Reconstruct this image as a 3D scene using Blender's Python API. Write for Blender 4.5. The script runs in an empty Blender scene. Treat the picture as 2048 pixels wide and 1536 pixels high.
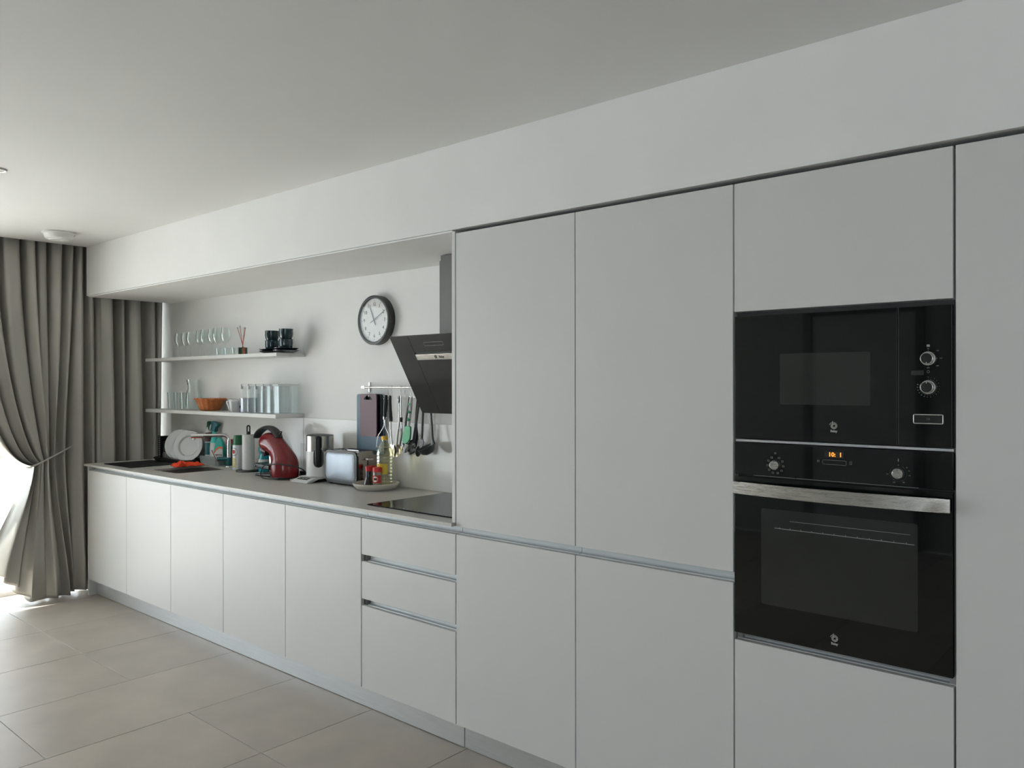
import bpy, bmesh, math, random
from mathutils import Vector, Matrix
random.seed(7)
S = bpy.context.scene
COL = S.collection
PI = math.pi
R = math.radians
# ------------------------------------------------------------------ camera
cam = bpy.data.cameras.new('camera')
cam_o = bpy.data.objects.new('camera', cam)
COL.objects.link(cam_o)
S.camera = cam_o
cam.sensor_fit = 'HORIZONTAL'
cam.sensor_width = 36.0
cam.lens = 36.0 * 1590.0 / 2048.0
cam.clip_start = 0.05
cam_o.location = (5.8668, -2.2558, 1.4771)
_q = Matrix.Rotation(R(40.969), 4, 'Z') @ Matrix.Rotation(R(90 - 0.03), 4, 'X') @ Matrix.Rotation(R(-0.075), 4, 'Z')
cam_o.rotation_euler = _q.to_euler()
# ------------------------------------------------------------------ world, sun, exposure
W = bpy.data.worlds.new('sky')
S.world = W
W.use_nodes = True
bg = W.node_tree.nodes['Background']
bg.inputs[0].default_value = (0.87, 0.935, 1.0, 1)
bg.inputs[1].default_value = 5.6
sun = bpy.data.lights.new('sun', 'SUN')
sun.energy = 62.0
sun.angle = R(0.7)
sun.color = (1.0, 0.97, 0.925)
sun_o = bpy.data.objects.new('sun', sun)
COL.objects.link(sun_o)
sun_o.rotation_euler = Vector((0.24, 0.40, -1.0)).to_track_quat('-Z', 'Y').to_euler()
def portal(name, loc, rot, w, h):
    l = bpy.data.lights.new(name, 'AREA')
    l.shape = 'RECTANGLE'
    l.size = w
    l.size_y = h
    l.cycles.is_portal = True
    o = bpy.data.objects.new(name, l)
    COL.objects.link(o)
    o.location = loc
    o.rotation_euler = rot
portal('window_portal', (-0.40, -1.70, 1.14), (0, R(-90), 0), 2.26, 4.5)
portal('window_portal', (6.9, -5.46, 1.5), (R(90), 0, 0), 1.9, 1.6)
S.view_settings.view_transform = 'Standard'
S.view_settings.look = 'None'
S.view_settings.exposure = 0.18
S.view_settings.gamma = 1.0
S.view_settings.use_curve_mapping = False
S.cycles.transparent_max_bounces = 48

# ------------------------------------------------------------------ materials
def mat(name, col, rough=0.5, metal=0.0, spec=0.5, noise=0.0, nscale=20.0, bump=0.0, bscale=200.0,
        emis=None, estr=0.0, coat=0.0, trans=0.0, objvar=0.0, stretch=None, rvar=0.0):
    m = bpy.data.materials.new(name)
    m.use_nodes = True
    nt = m.node_tree
    b = nt.nodes['Principled BSDF']
    b.inputs['Base Color'].default_value = (*col, 1)
    b.inputs['Roughness'].default_value = rough
    b.inputs['Metallic'].default_value = metal
    b.inputs['Specular IOR Level'].default_value = spec
    b.inputs['Coat Weight'].default_value = coat
    b.inputs['Coat Roughness'].default_value = 0.05
    b.inputs['Transmission Weight'].default_value = trans
    tc = nt.nodes.new('ShaderNodeTexCoord')
    src = tc.outputs['Object']
    if stretch:
        mp = nt.nodes.new('ShaderNodeMapping')
        mp.inputs['Scale'].default_value = stretch
        nt.links.new(src, mp.inputs['Vector'])
        src = mp.outputs[0]
    if noise > 0:
        n = nt.nodes.new('ShaderNodeTexNoise')
        n.inputs['Scale'].default_value = nscale
        n.inputs['Detail'].default_value = 6
        nt.links.new(src, n.inputs['Vector'])
        mr = nt.nodes.new('ShaderNodeMapRange')
        mr.inputs[1].default_value = 0.3
        mr.inputs[2].default_value = 0.7
        mr.inputs[3].default_value = 1 - noise
        mr.inputs[4].default_value = 1 + noise
        nt.links.new(n.outputs[0], mr.inputs[0])
        val = mr.outputs[0]
        if objvar:
            oi = nt.nodes.new('ShaderNodeObjectInfo')
            m2 = nt.nodes.new('ShaderNodeMapRange')
            m2.inputs[3].default_value = 1 - objvar
            m2.inputs[4].default_value = 1 + objvar
            nt.links.new(oi.outputs['Random'], m2.inputs[0])
            mm = nt.nodes.new('ShaderNodeMath')
            mm.operation = 'MULTIPLY'
            nt.links.new(val, mm.inputs[0])
            nt.links.new(m2.outputs[0], mm.inputs[1])
            val = mm.outputs[0]
        vm = nt.nodes.new('ShaderNodeVectorMath')
        vm.operation = 'SCALE'
        vm.inputs[0].default_value = col
        nt.links.new(val, vm.inputs['Scale'])
        nt.links.new(vm.outputs[0], b.inputs['Base Color'])
        if rvar:
            m3 = nt.nodes.new('ShaderNodeMapRange')
            m3.inputs[3].default_value = rough - rvar
            m3.inputs[4].default_value = rough + rvar
            nt.links.new(n.outputs[0], m3.inputs[0])
            nt.links.new(m3.outputs[0], b.inputs['Roughness'])
    if bump > 0:
        n2 = nt.nodes.new('ShaderNodeTexNoise')
        n2.inputs['Scale'].default_value = bscale
        n2.inputs['Detail'].default_value = 4
        nt.links.new(src, n2.inputs['Vector'])
        bp = nt.nodes.new('ShaderNodeBump')
        bp.inputs['Strength'].default_value = bump
        bp.inputs['Distance'].default_value = 0.002
        nt.links.new(n2.outputs[0], bp.inputs['Height'])
        nt.links.new(bp.outputs[0], b.inputs['Normal'])
    if emis:
        b.inputs['Emission Color'].default_value = (*emis, 1)
        b.inputs['Emission Strength'].default_value = estr
    return m

def clear(name, tint=(0.95, 0.98, 0.97), refl=0.06, edge=0.75, rough=0.02, body=None, bodyf=0.0):
    """thin clear glass or plastic: see-through face on, mirror-like where the wall is seen edge on"""
    m = bpy.data.materials.new(name)
    m.use_nodes = True
    nt = m.node_tree
    nt.nodes.remove(nt.nodes['Principled BSDF'])
    out = nt.nodes['Material Output']
    tr = nt.nodes.new('ShaderNodeBsdfTransparent')
    tr.inputs[0].default_value = (*tint, 1)
    gl = nt.nodes.new('ShaderNodeBsdfGlossy')
    gl.inputs['Roughness'].default_value = rough
    gl.inputs[0].default_value = (0.92, 0.96, 0.95, 1)
    lw = nt.nodes.new('ShaderNodeLayerWeight')
    lw.inputs[0].default_value = 0.32
    mr = nt.nodes.new('ShaderNodeMapRange')
    mr.inputs[3].default_value = refl
    mr.inputs[4].default_value = edge
    nt.links.new(lw.outputs['Facing'], mr.inputs[0])
    mx = nt.nodes.new('ShaderNodeMixShader')
    nt.links.new(mr.outputs[0], mx.inputs[0])
    nt.links.new(tr.outputs[0], mx.inputs[1])
    nt.links.new(gl.outputs[0], mx.inputs[2])
    last = mx
    if body:
        df = nt.nodes.new('ShaderNodeBsdfDiffuse')
        df.inputs[0].default_value = (*body, 1)
        m2 = nt.nodes.new('ShaderNodeMixShader')
        m2.inputs[0].default_value = bodyf
        nt.links.new(mx.outputs[0], m2.inputs[1])
        nt.links.new(df.outputs[0], m2.inputs[2])
        last = m2
    nt.links.new(last.outputs[0], out.inputs[0])
    return m

M = dict(
    wall=mat('wall_paint', (0.885, 0.885, 0.875), 0.75, noise=0.02, nscale=3, bump=0.06, bscale=120),
    backwall=mat('grey_wall_paint', (0.36, 0.36, 0.35), 0.8, noise=0.02, nscale=3),
    ceil=mat('ceiling_paint', (0.76, 0.76, 0.75), 0.85, noise=0.015, nscale=2, bump=0.05, bscale=90),
    cab=mat('matt_white_laminate', (0.70, 0.70, 0.69), 0.46, noise=0.006, nscale=2, bump=0.02, bscale=400),
    carc=mat('shade_grey_carcass', (0.30, 0.30, 0.29), 0.6, noise=0.01),  # white board greyed so the gaps between doors read as shade
    alu=mat('brushed_aluminium', (0.70, 0.72, 0.735), 0.36, 0.75, noise=0.05, nscale=8, stretch=(1, 1, 30), rvar=0.05),
    chan=mat('channel_aluminium', (0.74, 0.775, 0.79), 0.45, 0.10, noise=0.03, nscale=6, stretch=(1, 1, 20)),
    steel=mat('brushed_steel', (0.62, 0.60, 0.57), 0.28, 1.0, noise=0.04, nscale=10, stretch=(1, 20, 60), rvar=0.06),
    steelv=mat('grey_brushed_steel', (0.13, 0.13, 0.125), 0.5, 0.35, noise=0.08, nscale=10, stretch=(60, 60, 1)),
    chrome=mat('chrome', (0.82, 0.82, 0.82), 0.08, 1.0),
    dchrome=mat('dark_polished_steel', (0.42, 0.39, 0.36), 0.16, 1.0, noise=0.05),
    ksteel=mat('kettle_steel', (0.60, 0.58, 0.54), 0.24, 1.0, noise=0.02, nscale=2),
    satin=mat('satin_steel_panel', (0.36, 0.40, 0.45), 0.42, 0.55, noise=0.08, nscale=14, stretch=(1, 1, 0.3)),
    top=mat('stone_grey_worktop', (0.53, 0.515, 0.485), 0.38, noise=0.03, nscale=60, bump=0.03, bscale=300),
    tile=mat('beige_porcelain_tile', (0.405, 0.357, 0.308), 0.42, noise=0.13, nscale=3.2, bump=0.2, bscale=160, objvar=0.05, rvar=0.1),
    grout=mat('tile_grout', (0.20, 0.175, 0.15), 0.9, noise=0.05),
    splash=mat('gloss_white_splashback', (0.74, 0.73, 0.70), 0.16, noise=0.01, nscale=3),
    blackglass=mat('black_glass', (0.006, 0.007, 0.007), 0.03, spec=0.5, noise=0.01),
    hobglass=mat('hob_black_glass', (0.006, 0.006, 0.006), 0.10, spec=0.07, noise=0.01),
    smoke=mat('smoked_window', (0.028, 0.030, 0.028), 0.05, spec=0.5, noise=0.02),
    hoodglass=mat('hood_black_glass', (0.018, 0.018, 0.018), 0.12, spec=0.55, noise=0.01),
    black=mat('black_plastic', (0.012, 0.012, 0.013), 0.35, noise=0.05),
    satinblack=mat('charcoal_plastic', (0.030, 0.032, 0.033), 0.42, noise=0.05),
    dgrey=mat('dark_grey_nylon', (0.045, 0.048, 0.05), 0.4, noise=0.05),
    mark=mat('grey_marking', (0.30, 0.30, 0.29), 0.5, noise=0.01),
    lmark=mat('silver_marking', (0.52, 0.52, 0.50), 0.35, 0.3, noise=0.01),
    led=mat('orange_display', (0.02, 0.01, 0.0), 0.4, emis=(1.0, 0.24, 0.03), estr=2.2),
    lcd=mat('display_window', (0.035, 0.037, 0.034), 0.2, noise=0.01),
    white=mat('white_plastic', (0.78, 0.78, 0.77), 0.35, noise=0.01),
    cream=mat('cream_glaze', (0.66, 0.63, 0.57), 0.4, noise=0.03, nscale=30),
    porc=mat('white_porcelain', (0.66, 0.68, 0.68), 0.2, noise=0.01, coat=0.3),
    mug=mat('dark_teal_glaze', (0.010, 0.034, 0.042), 0.16, noise=0.12, nscale=60, coat=0.4),
    navy=mat('navy_glaze', (0.010, 0.018, 0.030), 0.22, noise=0.1, nscale=60, coat=0.3),
    red=mat('gloss_red_plastic', (0.17, 0.003, 0.007), 0.2, noise=0.02, coat=0.15),
    redcap=mat('red_cap_plastic', (0.55, 0.012, 0.02), 0.35, noise=0.03),
    orange=mat('orange_microfibre', (0.88, 0.075, 0.022), 0.9, noise=0.08, nscale=60, bump=0.3, bscale=900),
    wicker=mat('copper_brown_wicker', (0.42, 0.13, 0.035), 0.4, noise=0.25, nscale=90, bump=0.5, bscale=260),
    green=mat('green_plastic', (0.006, 0.10, 0.035), 0.35, noise=0.05),
    sil=mat('green_silicone', (0.02, 0.33, 0.13), 0.45, noise=0.03),
    teal=mat('teal_plastic', (0.010, 0.12, 0.14), 0.3, noise=0.05),
    turq=mat('turquoise_plastic', (0.05, 0.50, 0.46), 0.3, noise=0.05),
    aqua=clear('aqua_liquid', (0.25, 0.78, 0.84), 0.05, 0.5, body=(0.01, 0.40, 0.47), bodyf=0.6),
    blue=mat('blue_plastic', (0.010, 0.07, 0.22), 0.35, noise=0.05),
    yellow=mat('yellow_plastic', (0.72, 0.43, 0.02), 0.35, noise=0.04),
    label=mat('orange_label', (0.75, 0.16, 0.03), 0.5, noise=0.05),
    wlabel=mat('white_label', (0.70, 0.70, 0.68), 0.5, noise=0.02),
    redlabel=mat('red_label', (0.50, 0.02, 0.02), 0.5, noise=0.02),
    ylabel=mat('yellow_label', (0.70, 0.55, 0.06), 0.5, noise=0.05),
    tin=mat('silver_tin', (0.62, 0.63, 0.64), 0.35, 0.4, noise=0.03),
    paper=mat('paper_towel', (0.74, 0.74, 0.73), 0.95, noise=0.02, nscale=80, bump=0.5, bscale=300),
    oil=clear('cooking_oil', (0.93, 0.91, 0.72), 0.08, 0.85, rough=0.08),
    soy=mat('soy_sauce', (0.022, 0.008, 0.004), 0.08, noise=0.03, coat=0.6),
    spice=clear('clear_jar_plastic', (0.75, 0.70, 0.62), 0.1, 0.6, body=(0.45, 0.40, 0.36), bodyf=0.5),
    glass=clear('drinking_glass', (0.965, 0.98, 0.975), 0.03, 0.72),
    tglass=clear('tinted_tumbler_glass', (0.96, 0.98, 0.975), 0.03, 0.6),
    plast=clear('clear_box_plastic', (0.975, 0.985, 0.985), 0.02, 0.30, rough=0.12, body=(0.8, 0.83, 0.84), bodyf=0.04),
    milk=clear('milky_plastic', (0.93, 0.94, 0.95), 0.03, 0.4, rough=0.2, body=(0.80, 0.82, 0.82), bodyf=0.45),
    caddyp=clear('caddy_plastic', (0.60, 0.68, 0.68), 0.08, 0.5, rough=0.2, body=(0.46, 0.52, 0.52), bodyf=0.6),
    pane=clear('window_glass', (0.97, 0.985, 0.98), 0.03, 0.9, rough=0.0),
    coverg=clear('clock_glass', (0.99, 0.99, 0.99), 0.01, 0.10),
    lilac=mat('grey_lilac_steel', (0.40, 0.42, 0.48), 0.3, 0.7, noise=0.03),
    bboard=mat('slate_blue_board', (0.085, 0.15, 0.215), 0.5, noise=0.04, nscale=100),
    mboard=mat('mauve_board', (0.145, 0.088, 0.112), 0.55, noise=0.05, nscale=120),
    kboard=mat('black_board', (0.006, 0.007, 0.012), 0.4, noise=0.04),
    reed=mat('dyed_reed', (0.42, 0.035, 0.012), 0.6, noise=0.1),
    reedtip=mat('reed_tip', (0.12, 0.05, 0.06), 0.6, noise=0.1),
    clockface=mat('clock_dial', (0.80, 0.81, 0.80), 0.6, noise=0.01),
    frame=mat('anthracite_frame', (0.10, 0.105, 0.11), 0.4, noise=0.02),
    wframe=mat('white_window_frame', (0.75, 0.75, 0.74), 0.4, noise=0.01),
    doorg=mat('grey_door', (0.42, 0.43, 0.43), 0.5, noise=0.02),
    terrace=mat('pale_terrace_stone', (0.70, 0.67, 0.62), 0.8, noise=0.05, nscale=4),
    basin=mat('shade_dark_basin', (0.17, 0.16, 0.145), 0.45, noise=0.05),  # dark tone stands for the shading inside a stainless bowl
    matb=mat('black_drying_mat', (0.010, 0.011, 0.013), 0.6, spec=0.2, noise=0.08, nscale=200),
    wine=mat('dark_red_nylon', (0.06, 0.012, 0.012), 0.4, noise=0.05),
    dgreen=mat('dark_green_box', (0.02, 0.035, 0.025), 0.4, noise=0.5, nscale=45),
    terra=mat('rust_print', (0.33, 0.09, 0.05), 0.5, noise=0.25, nscale=50),
)
# curtain cloth: satin with a little light passing through
def curtain_mat():
    m = mat('grey_satin_curtain', (0.42, 0.408, 0.372), 0.36, metal=0.38, spec=0.9, noise=0.05, nscale=3, bump=0.15, bscale=700)
    nt = m.node_tree
    b = nt.nodes['Principled BSDF']
    b.inputs['Sheen Weight'].default_value = 0.25
    out = nt.nodes['Material Output']
    tl = nt.nodes.new('ShaderNodeBsdfTranslucent')
    tl.inputs[0].default_value = (0.45, 0.43, 0.40, 1)
    mx = nt.nodes.new('ShaderNodeMixShader')
    mx.inputs[0].default_value = 0.07
    nt.links.new(b.outputs[0], mx.inputs[1])
    nt.links.new(tl.outputs[0], mx.inputs[2])
    nt.links.new(mx.outputs[0], out.inputs[0])
    return m
M['curtain'] = curtain_mat()

# ------------------------------------------------------------------ helpers
def NB():
    return bmesh.new()

def wmat(o):
    m = Matrix.Identity(4)
    while o is not None:
        m = (Matrix.Translation(o.location) @ o.rotation_euler.to_matrix().to_4x4()) @ m
        o = o.parent
    return m

def obj(name, bm, m, parent=None, world=True, smooth=46, label=None):
    """link one mesh; world=True means the verts were given in world space"""
    if world and parent is not None:
        bm.transform(wmat(parent).inverted())
    bmesh.ops.recalc_face_normals(bm, faces=bm.faces[:])
    me = bpy.data.meshes.new(name)
    bm.to_mesh(me)
    bm.free()
    me.materials.append(M[m] if isinstance(m, str) else m)
    if smooth:
        me.polygons.foreach_set('use_smooth', [True] * len(me.polygons))
        me.set_sharp_from_angle(angle=R(smooth))
    o = bpy.data.objects.new(name, me)
    COL.objects.link(o)
    if parent is not None:
        o.parent = parent
    if label:
        o['label'] = label
    if smooth and len(me.polygons) < 400:
        wn = o.modifiers.new('normals', 'WEIGHTED_NORMAL')
        wn.keep_sharp = True
    return o

def thing(name, label, cat, loc=(0, 0, 0), rz=0, group=None):
    o = bpy.data.objects.new(name, None)
    o.empty_display_size = 0.05
    COL.objects.link(o)
    o.location = loc
    o.rotation_euler = (0, 0, rz)
    return tag(o, label, cat, group)

def tag(o, label, cat, group=None):
    o['label'] = label
    o['category'] = cat
    if group:
        o['group'] = group
    return o

def dup(root, loc, rz=None, label=None):
    def cp(o, par):
        c = o.copy()
        COL.objects.link(c)
        c.parent = par
        for ch in kids[o.name]:
            cp(ch, c)
        return c
    kids = {}
    def reg(o):
        kids[o.name] = list(o.children)
        for ch in o.children:
            reg(ch)
    reg(root)
    r = cp(root, None)
    r.location = loc
    if rz is not None:
        r.rotation_euler = (0, 0, rz)
    if label:
        r['label'] = label
    return r

def struct(o):
    o['kind'] = 'structure'
    return o

def box(bm, x0, x1, y0, y1, z0, z1, bev=0.0, seg=2):
    g = bmesh.ops.create_cube(bm, size=1.0)
    vs = g['verts']
    for v in vs:
        v.co = Vector(((x0 + x1) / 2 + v.co.x * (x1 - x0), (y0 + y1) / 2 + v.co.y * (y1 - y0), (z0 + z1) / 2 + v.co.z * (z1 - z0)))
    if bev > 0:
        es = list({e for v in vs for e in v.link_edges})
        bmesh.ops.bevel(bm, geom=es, offset=bev, segments=seg, profile=0.5, affect='EDGES')
    return bm

def B(*a, **k):
    return box(NB(), *a, **k)

def lathe(bm, prof, cx=0, cy=0, z0=0, seg=24, sy=1.0, flute=0.0, nfl=8):
    rings = []
    for r, z in prof:
        if r < 1e-6:
            rings.append([bm.verts.new((cx, cy, z0 + z))])
        else:
            rg = []
            for i in range(seg):
                a = 2 * PI * i / seg
                rr = r * (1 + flute * math.cos(nfl * a))
                rg.append(bm.verts.new((cx + rr * math.cos(a), cy + rr * sy * math.sin(a), z0 + z)))
            rings.append(rg)
    for a, b in zip(rings, rings[1:]):
        if len(a) == 1 and len(b) == 1:
            continue
        for i in range(seg):
            j = (i + 1) % seg
            if len(a) == 1:
                bm.faces.new((a[0], b[i], b[j]))
            elif len(b) == 1:
                bm.faces.new((a[i], b[0], a[j]))
            else:
                bm.faces.new((a[i], b[i], b[j], a[j]))
    return bm

def tube(bm, pts, r, seg=8, cap=True, flat=1.0, up=None, closed=False):
    """sweep along pts; r a number or a list; flat squashes the section along the second axis"""
    P = [Vector(p) for p in pts]
    n = len(P)
    rs = r if isinstance(r, (list, tuple)) else [r] * n
    prev = None
    rings = []
    for i in range(n):
        if closed:
            t = (P[(i + 1) % n] - P[i - 1]).normalized()
        else:
            t = (P[min(i + 1, n - 1)] - P[max(i - 1, 0)]).normalized()
        if up is not None:
            a = Vector(up)
            a = (a - t * a.dot(t)).normalized()
        elif prev is None:
            a = Vector((0, 0, 1)) if abs(t.z) < 0.9 else Vector((1, 0, 0))
            a = (a - t * a.dot(t)).normalized()
        else:
            a = (prev - t * prev.dot(t)).normalized()
        prev = a
        b = t.cross(a)
        rings.append([bm.verts.new(P[i] + (a * math.cos(2 * PI * k / seg) + b * math.sin(2 * PI * k / seg) * flat) * rs[i]) for k in range(seg)])
    pr = list(zip(rings, rings[1:]))
    if closed:
        pr.append((rings[-1], rings[0]))
    for A, Bq in pr:
        for k in range(seg):
            j = (k + 1) % seg
            bm.faces.new((A[k], Bq[k], Bq[j], A[j]))
    if cap and not closed:
        bm.faces.new(rings[0])
        bm.faces.new(rings[-1])
    return bm

def spline(pts, n=8):
    """Catmull-Rom through pts"""
    P = [Vector(p) for p in pts]
    P = [P[0] * 2 - P[1]] + P + [P[-1] * 2 - P[-2]]
    out = []
    for i in range(1, len(P) - 2):
        for k in range(n):
            t = k / n
            a, b, c, d = P[i - 1], P[i], P[i + 1], P[i + 2]
            out.append(0.5 * ((2 * b) + (c - a) * t + (2 * a - 5 * b + 4 * c - d) * t * t + (3 * b - a - 3 * c + d) * t ** 3))
    out.append(P[-2])
    return out

def prism(bm, poly, ax, a0, a1, bev=0.0):
    """extrude a 2D outline: ax 'x' -> (y,z), 'y' -> (x,z), 'z' -> (x,y)"""
    def mk(p, a):
        return {'x': (a, p[0], p[1]), 'y': (p[0], a, p[1]), 'z': (p[0], p[1], a)}[ax]
    v0 = [bm.verts.new(mk(p, a0)) for p in poly]
    v1 = [bm.verts.new(mk(p, a1)) for p in poly]
    n = len(poly)
    f = [bm.faces.new(v0), bm.faces.new(v1)]
    for i in range(n):
        f.append(bm.faces.new((v0[i], v0[(i + 1) % n], v1[(i + 1) % n], v1[i])))
    if bev > 0:
        es = {e for q in f[:2] for e in q.edges}
        bmesh.ops.bevel(bm, geom=list(es), offset=bev, segments=2, profile=0.5, affect='EDGES')
    return bm

def rr(cx, cy, w, h, r, n=5):
    out = []
    for (sx, sy, a0) in ((1, 1, 0), (-1, 1, 90), (-1, -1, 180), (1, -1, 270)):
        for k in range(n + 1):
            a = R(a0 + 90 * k / n)
            out.append((cx + sx * (w / 2 - r) + r * math.cos(a), cy + sy * (h / 2 - r) + r * math.sin(a)))
    return out

def disc(cx, cy, r, n=24):
    return [(cx + r * math.cos(2 * PI * i / n), cy + r * math.sin(2 * PI * i / n)) for i in range(n)]

def text(name, s, size, m, parent, loc, rot=(PI / 2, 0, 0), ext=0.0003, bold=0.0, align='CENTER', label=None, spacing=1.0):
    cu = bpy.data.curves.new(name, 'FONT')
    cu.body = s
    cu.size = size
    cu.align_x = align
    cu.align_y = 'CENTER'
    cu.extrude = ext
    cu.offset = bold
    cu.resolution_u = 3
    cu.space_character = spacing
    t = bpy.data.objects.new(name, cu)
    COL.objects.link(t)
    dg = bpy.context.evaluated_depsgraph_get()
    me = bpy.data.meshes.new_from_object(t.evaluated_get(dg))
    bpy.data.objects.remove(t)
    me.materials.clear()
    me.materials.append(M[m])
    bm = NB()
    bm.from_mesh(me)
    bpy.data.meshes.remove(me)
    from mathutils import Euler
    bm.transform(Matrix.Translation(Vector(loc)) @ Euler(rot).to_matrix().to_4x4())
    return obj(name, bm, m, parent, world=True, smooth=0, label=label)

# ================================================================== SETTING
XL, XR, YB, YF, ZC = -0.36, 9.0, 0.60, -5.4, 2.438
floor = struct(obj('floor', B(-0.50, XR, YF, YB + 0.02, -0.12, -0.006), 'grout', smooth=0))
# porcelain tiles, each one an object
TW, TL = 0.5965, 1.19
gap = 0.0028
tme = None
xs = 0.6360 - 2 * TW
k = 0
while xs + k * TW < XR:
    x0 = xs + k * TW
    shift = 0.0 if k != 3 + 1 else -0.585
    yj = -0.512 + shift + TL
    while yj > YB:
        yj -= TL
    ys = [YB] + [yj - i * TL for i in range(7)]
    for a, b_ in zip(ys, ys[1:]):
        y1, y0 = a, max(b_, YF)
        if y1 - y0 < 0.02:
            continue
        X0, X1 = max(x0, XL - 0.08) + gap / 2, min(x0 + TW, XR) - gap / 2
        if X1 - X0 < 0.05:
            continue
        t = obj('tile', B(X0 - (X0 + X1) / 2, X1 - (X0 + X1) / 2, y0 + gap / 2 - (y0 + y1) / 2, y1 - gap / 2 - (y0 + y1) / 2, -0.008, 0.0, bev=0.0008, seg=1), 'tile', floor, world=False, smooth=0)
        t.location = ((X0 + X1) / 2, (y0 + y1) / 2, 0)
    k += 1
bm = NB()
box(bm, -0.045, XR, YF, YB + 0.1, ZC, ZC + 0.16)
struct(obj('ceiling', bm, 'ceil', smooth=0))
struct(obj('trim_1', B(-0.46, -0.045, YF, YB + 0.1, 2.60, 2.70), 'ceil', smooth=0))
struct(obj('wall_back', B(-0.46, XR, YB, YB + 0.1, 0, 2.62), 'wall', smooth=0))
# bulkhead above the kitchen run
bm = NB()
box(bm, -0.045, XR, 0.0, YB, 2.096, ZC)
struct(obj('wall_bulkhead', bm, 'wall', smooth=0))
struct(obj('trim_2', B(-0.03, 3.585, 0.006, YB, 2.088, 2.0945), 'wall', smooth=0))
# window wall on the left: frame posts, head and low sill around the glass
bm = NB()
box(bm, -0.50, XL, 0.56, YB, 0, 2.62)
box(bm, -0.50, XL, YF, -3.95, 0, 2.62)
box(bm, -0.50, XL, -3.95, 0.56, 2.28, 2.62)
struct(obj('wall_left', bm, 'wall', smooth=0))
win = struct(obj('window_1', B(-0.47, -0.42, -3.95, 0.56, 0.0, 0.03), 'wframe', smooth=0))
for (a, b_) in ((0.50, 0.56), (-0.98, -0.92), (-2.46, -2.40), (-3.95, -3.89)):
    obj('window_frame', B(-0.47, -0.42, a, b_, 0.03, 2.25, bev=0.004), 'wframe', win)
obj('window_frame', B(-0.47, -0.42, -3.95, 0.56, 2.25, 2.28), 'wframe', win)
for (a, b_) in ((-0.92, 0.50), (-2.40, -0.98), (-3.89, -2.46)):
    obj('pane', B(-0.449, -0.443, a, b_, 0.03, 2.25), 'pane', win, smooth=0)
ter = obj('terrace_floor', B(-3.2, -0.50, -7.5, 2.5, -0.20, -0.03), 'terrace', smooth=0)
struct(ter)
# right wall, and the wall behind the camera with a second window
struct(obj('wall_right', B(XR, XR + 0.12, YF - 0.1, YB + 0.1, 0, 2.6), 'backwall', smooth=0))
WX0, WX1, WZ0, WZ1 = 5.95, 7.85, 0.70, 2.30
bm = NB()
box(bm, -0.5, WX0, YF - 0.1, YF, 0, 2.6)
box(bm, WX1, XR, YF - 0.1, YF, 0, 2.6)
box(bm, WX0, WX1, YF - 0.1, YF, 0, WZ0)
box(bm, WX0, WX1, YF - 0.1, YF, WZ1, 2.6)
struct(obj('wall_front', bm, 'backwall', smooth=0))
w2 = struct(obj('window_2', B(WX0, WX1, YF - 0.08, YF - 0.03, WZ0, WZ0 + 0.05), 'wframe', smooth=0))
for a in (WX0, (WX0 + WX1) / 2 - 0.025, WX1 - 0.05):
    obj('window_frame', B(a, a + 0.05, YF - 0.08, YF - 0.03, WZ0 + 0.05, WZ1 - 0.05), 'wframe', w2)
obj('window_frame', B(WX0, WX1, YF - 0.08, YF - 0.03, WZ1 - 0.05, WZ1), 'wframe', w2)
for a in (WX0 + 0.05, (WX0 + WX1) / 2 + 0.025):
    obj('pane', B(a, a + 0.875, YF - 0.058, YF - 0.052, WZ0 + 0.05, WZ1 - 0.05), 'pane', w2, smooth=0)
dr = struct(obj('door_1', B(3.05, 3.95, YF, YF + 0.03, 0.0, 2.12, bev=0.003), 'doorg', smooth=0))
for a in (2.97, 3.95):
    obj('door_frame', B(a, a + 0.08, YF, YF + 0.05, 0, 2.20), 'frame', dr)
obj('door_frame', B(2.97, 4.03, YF, YF + 0.05, 2.12, 2.20), 'frame', dr)
obj('door_handle', tube(NB(), [(3.13, YF + 0.03, 1.02), (3.13, YF + 0.08, 1.02), (3.26, YF + 0.08, 1.02)], 0.009), 'steel', dr)

# ================================================================== CABINETS
J = [-0.0100, 0.5900, 1.1967, 1.8050, 2.4060, 3.0068, 3.6090, 4.2020, 4.7960, 5.3935]
G = 0.0017
def door(bm_x0, x1, z0, z1, par, name='door', m='cab'):
    return obj(name, B(bm_x0 + G, x1 - G, 0.0, 0.019, z0, z1, bev=0.0009, seg=1), m, par)
def carcass(x0, x1, z0, z1, par, back=YB - 0.01, y0=0.0235):
    bm = NB()
    t = 0.016
    box(bm, x0 + .0012, x0 + t, y0, back, z0, z1)
    box(bm, x1 - t, x1 - .0012, y0, back, z0, z1)
    box(bm, x0 + t, x1 - t, y0, back, z0, z0 + t)
    box(bm, x0 + t, x1 - t, y0, back, z1 - t, z1)
    box(bm, x0 + t, x1 - t, back - 0.006, back, z0 + t, z1 - t)
    return obj('carcass', bm, 'carc', par, smooth=0)
def channel(x0, x1, z0, z1, par, depth=0.016, open_top=True):
    """C shaped finger-pull channel, hollow towards the room"""
    pts = []
    t = 0.0015
    o = [(0.020, z0 - 0.004), (0.020 + t, z0 - 0.004), (0.022 + t, z0), (0.030, z0 + 0.001)]
    n = 8
    for i in range(n + 1):
        a = -PI / 2 + PI * i / n * 0.55
        o.append((0.022 + depth * 0.6 + math.cos(a) * 0.008, z0 + 0.009 + math.sin(a) * 0.009))
    o += [(0.022 + depth * 0.6 + 0.009, z1)]
    inner = [(y + t * 1.2, z - t * 0.6) for (y, z) in o]
    poly = o + inner[::-1]
    bm = NB()
    prism(bm, poly, 'x', x0 + 0.0012, x1 - 0.0012)
    return obj('finger_channel', bm, 'chan', par, label='pale aluminium finger-pull channel')
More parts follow.
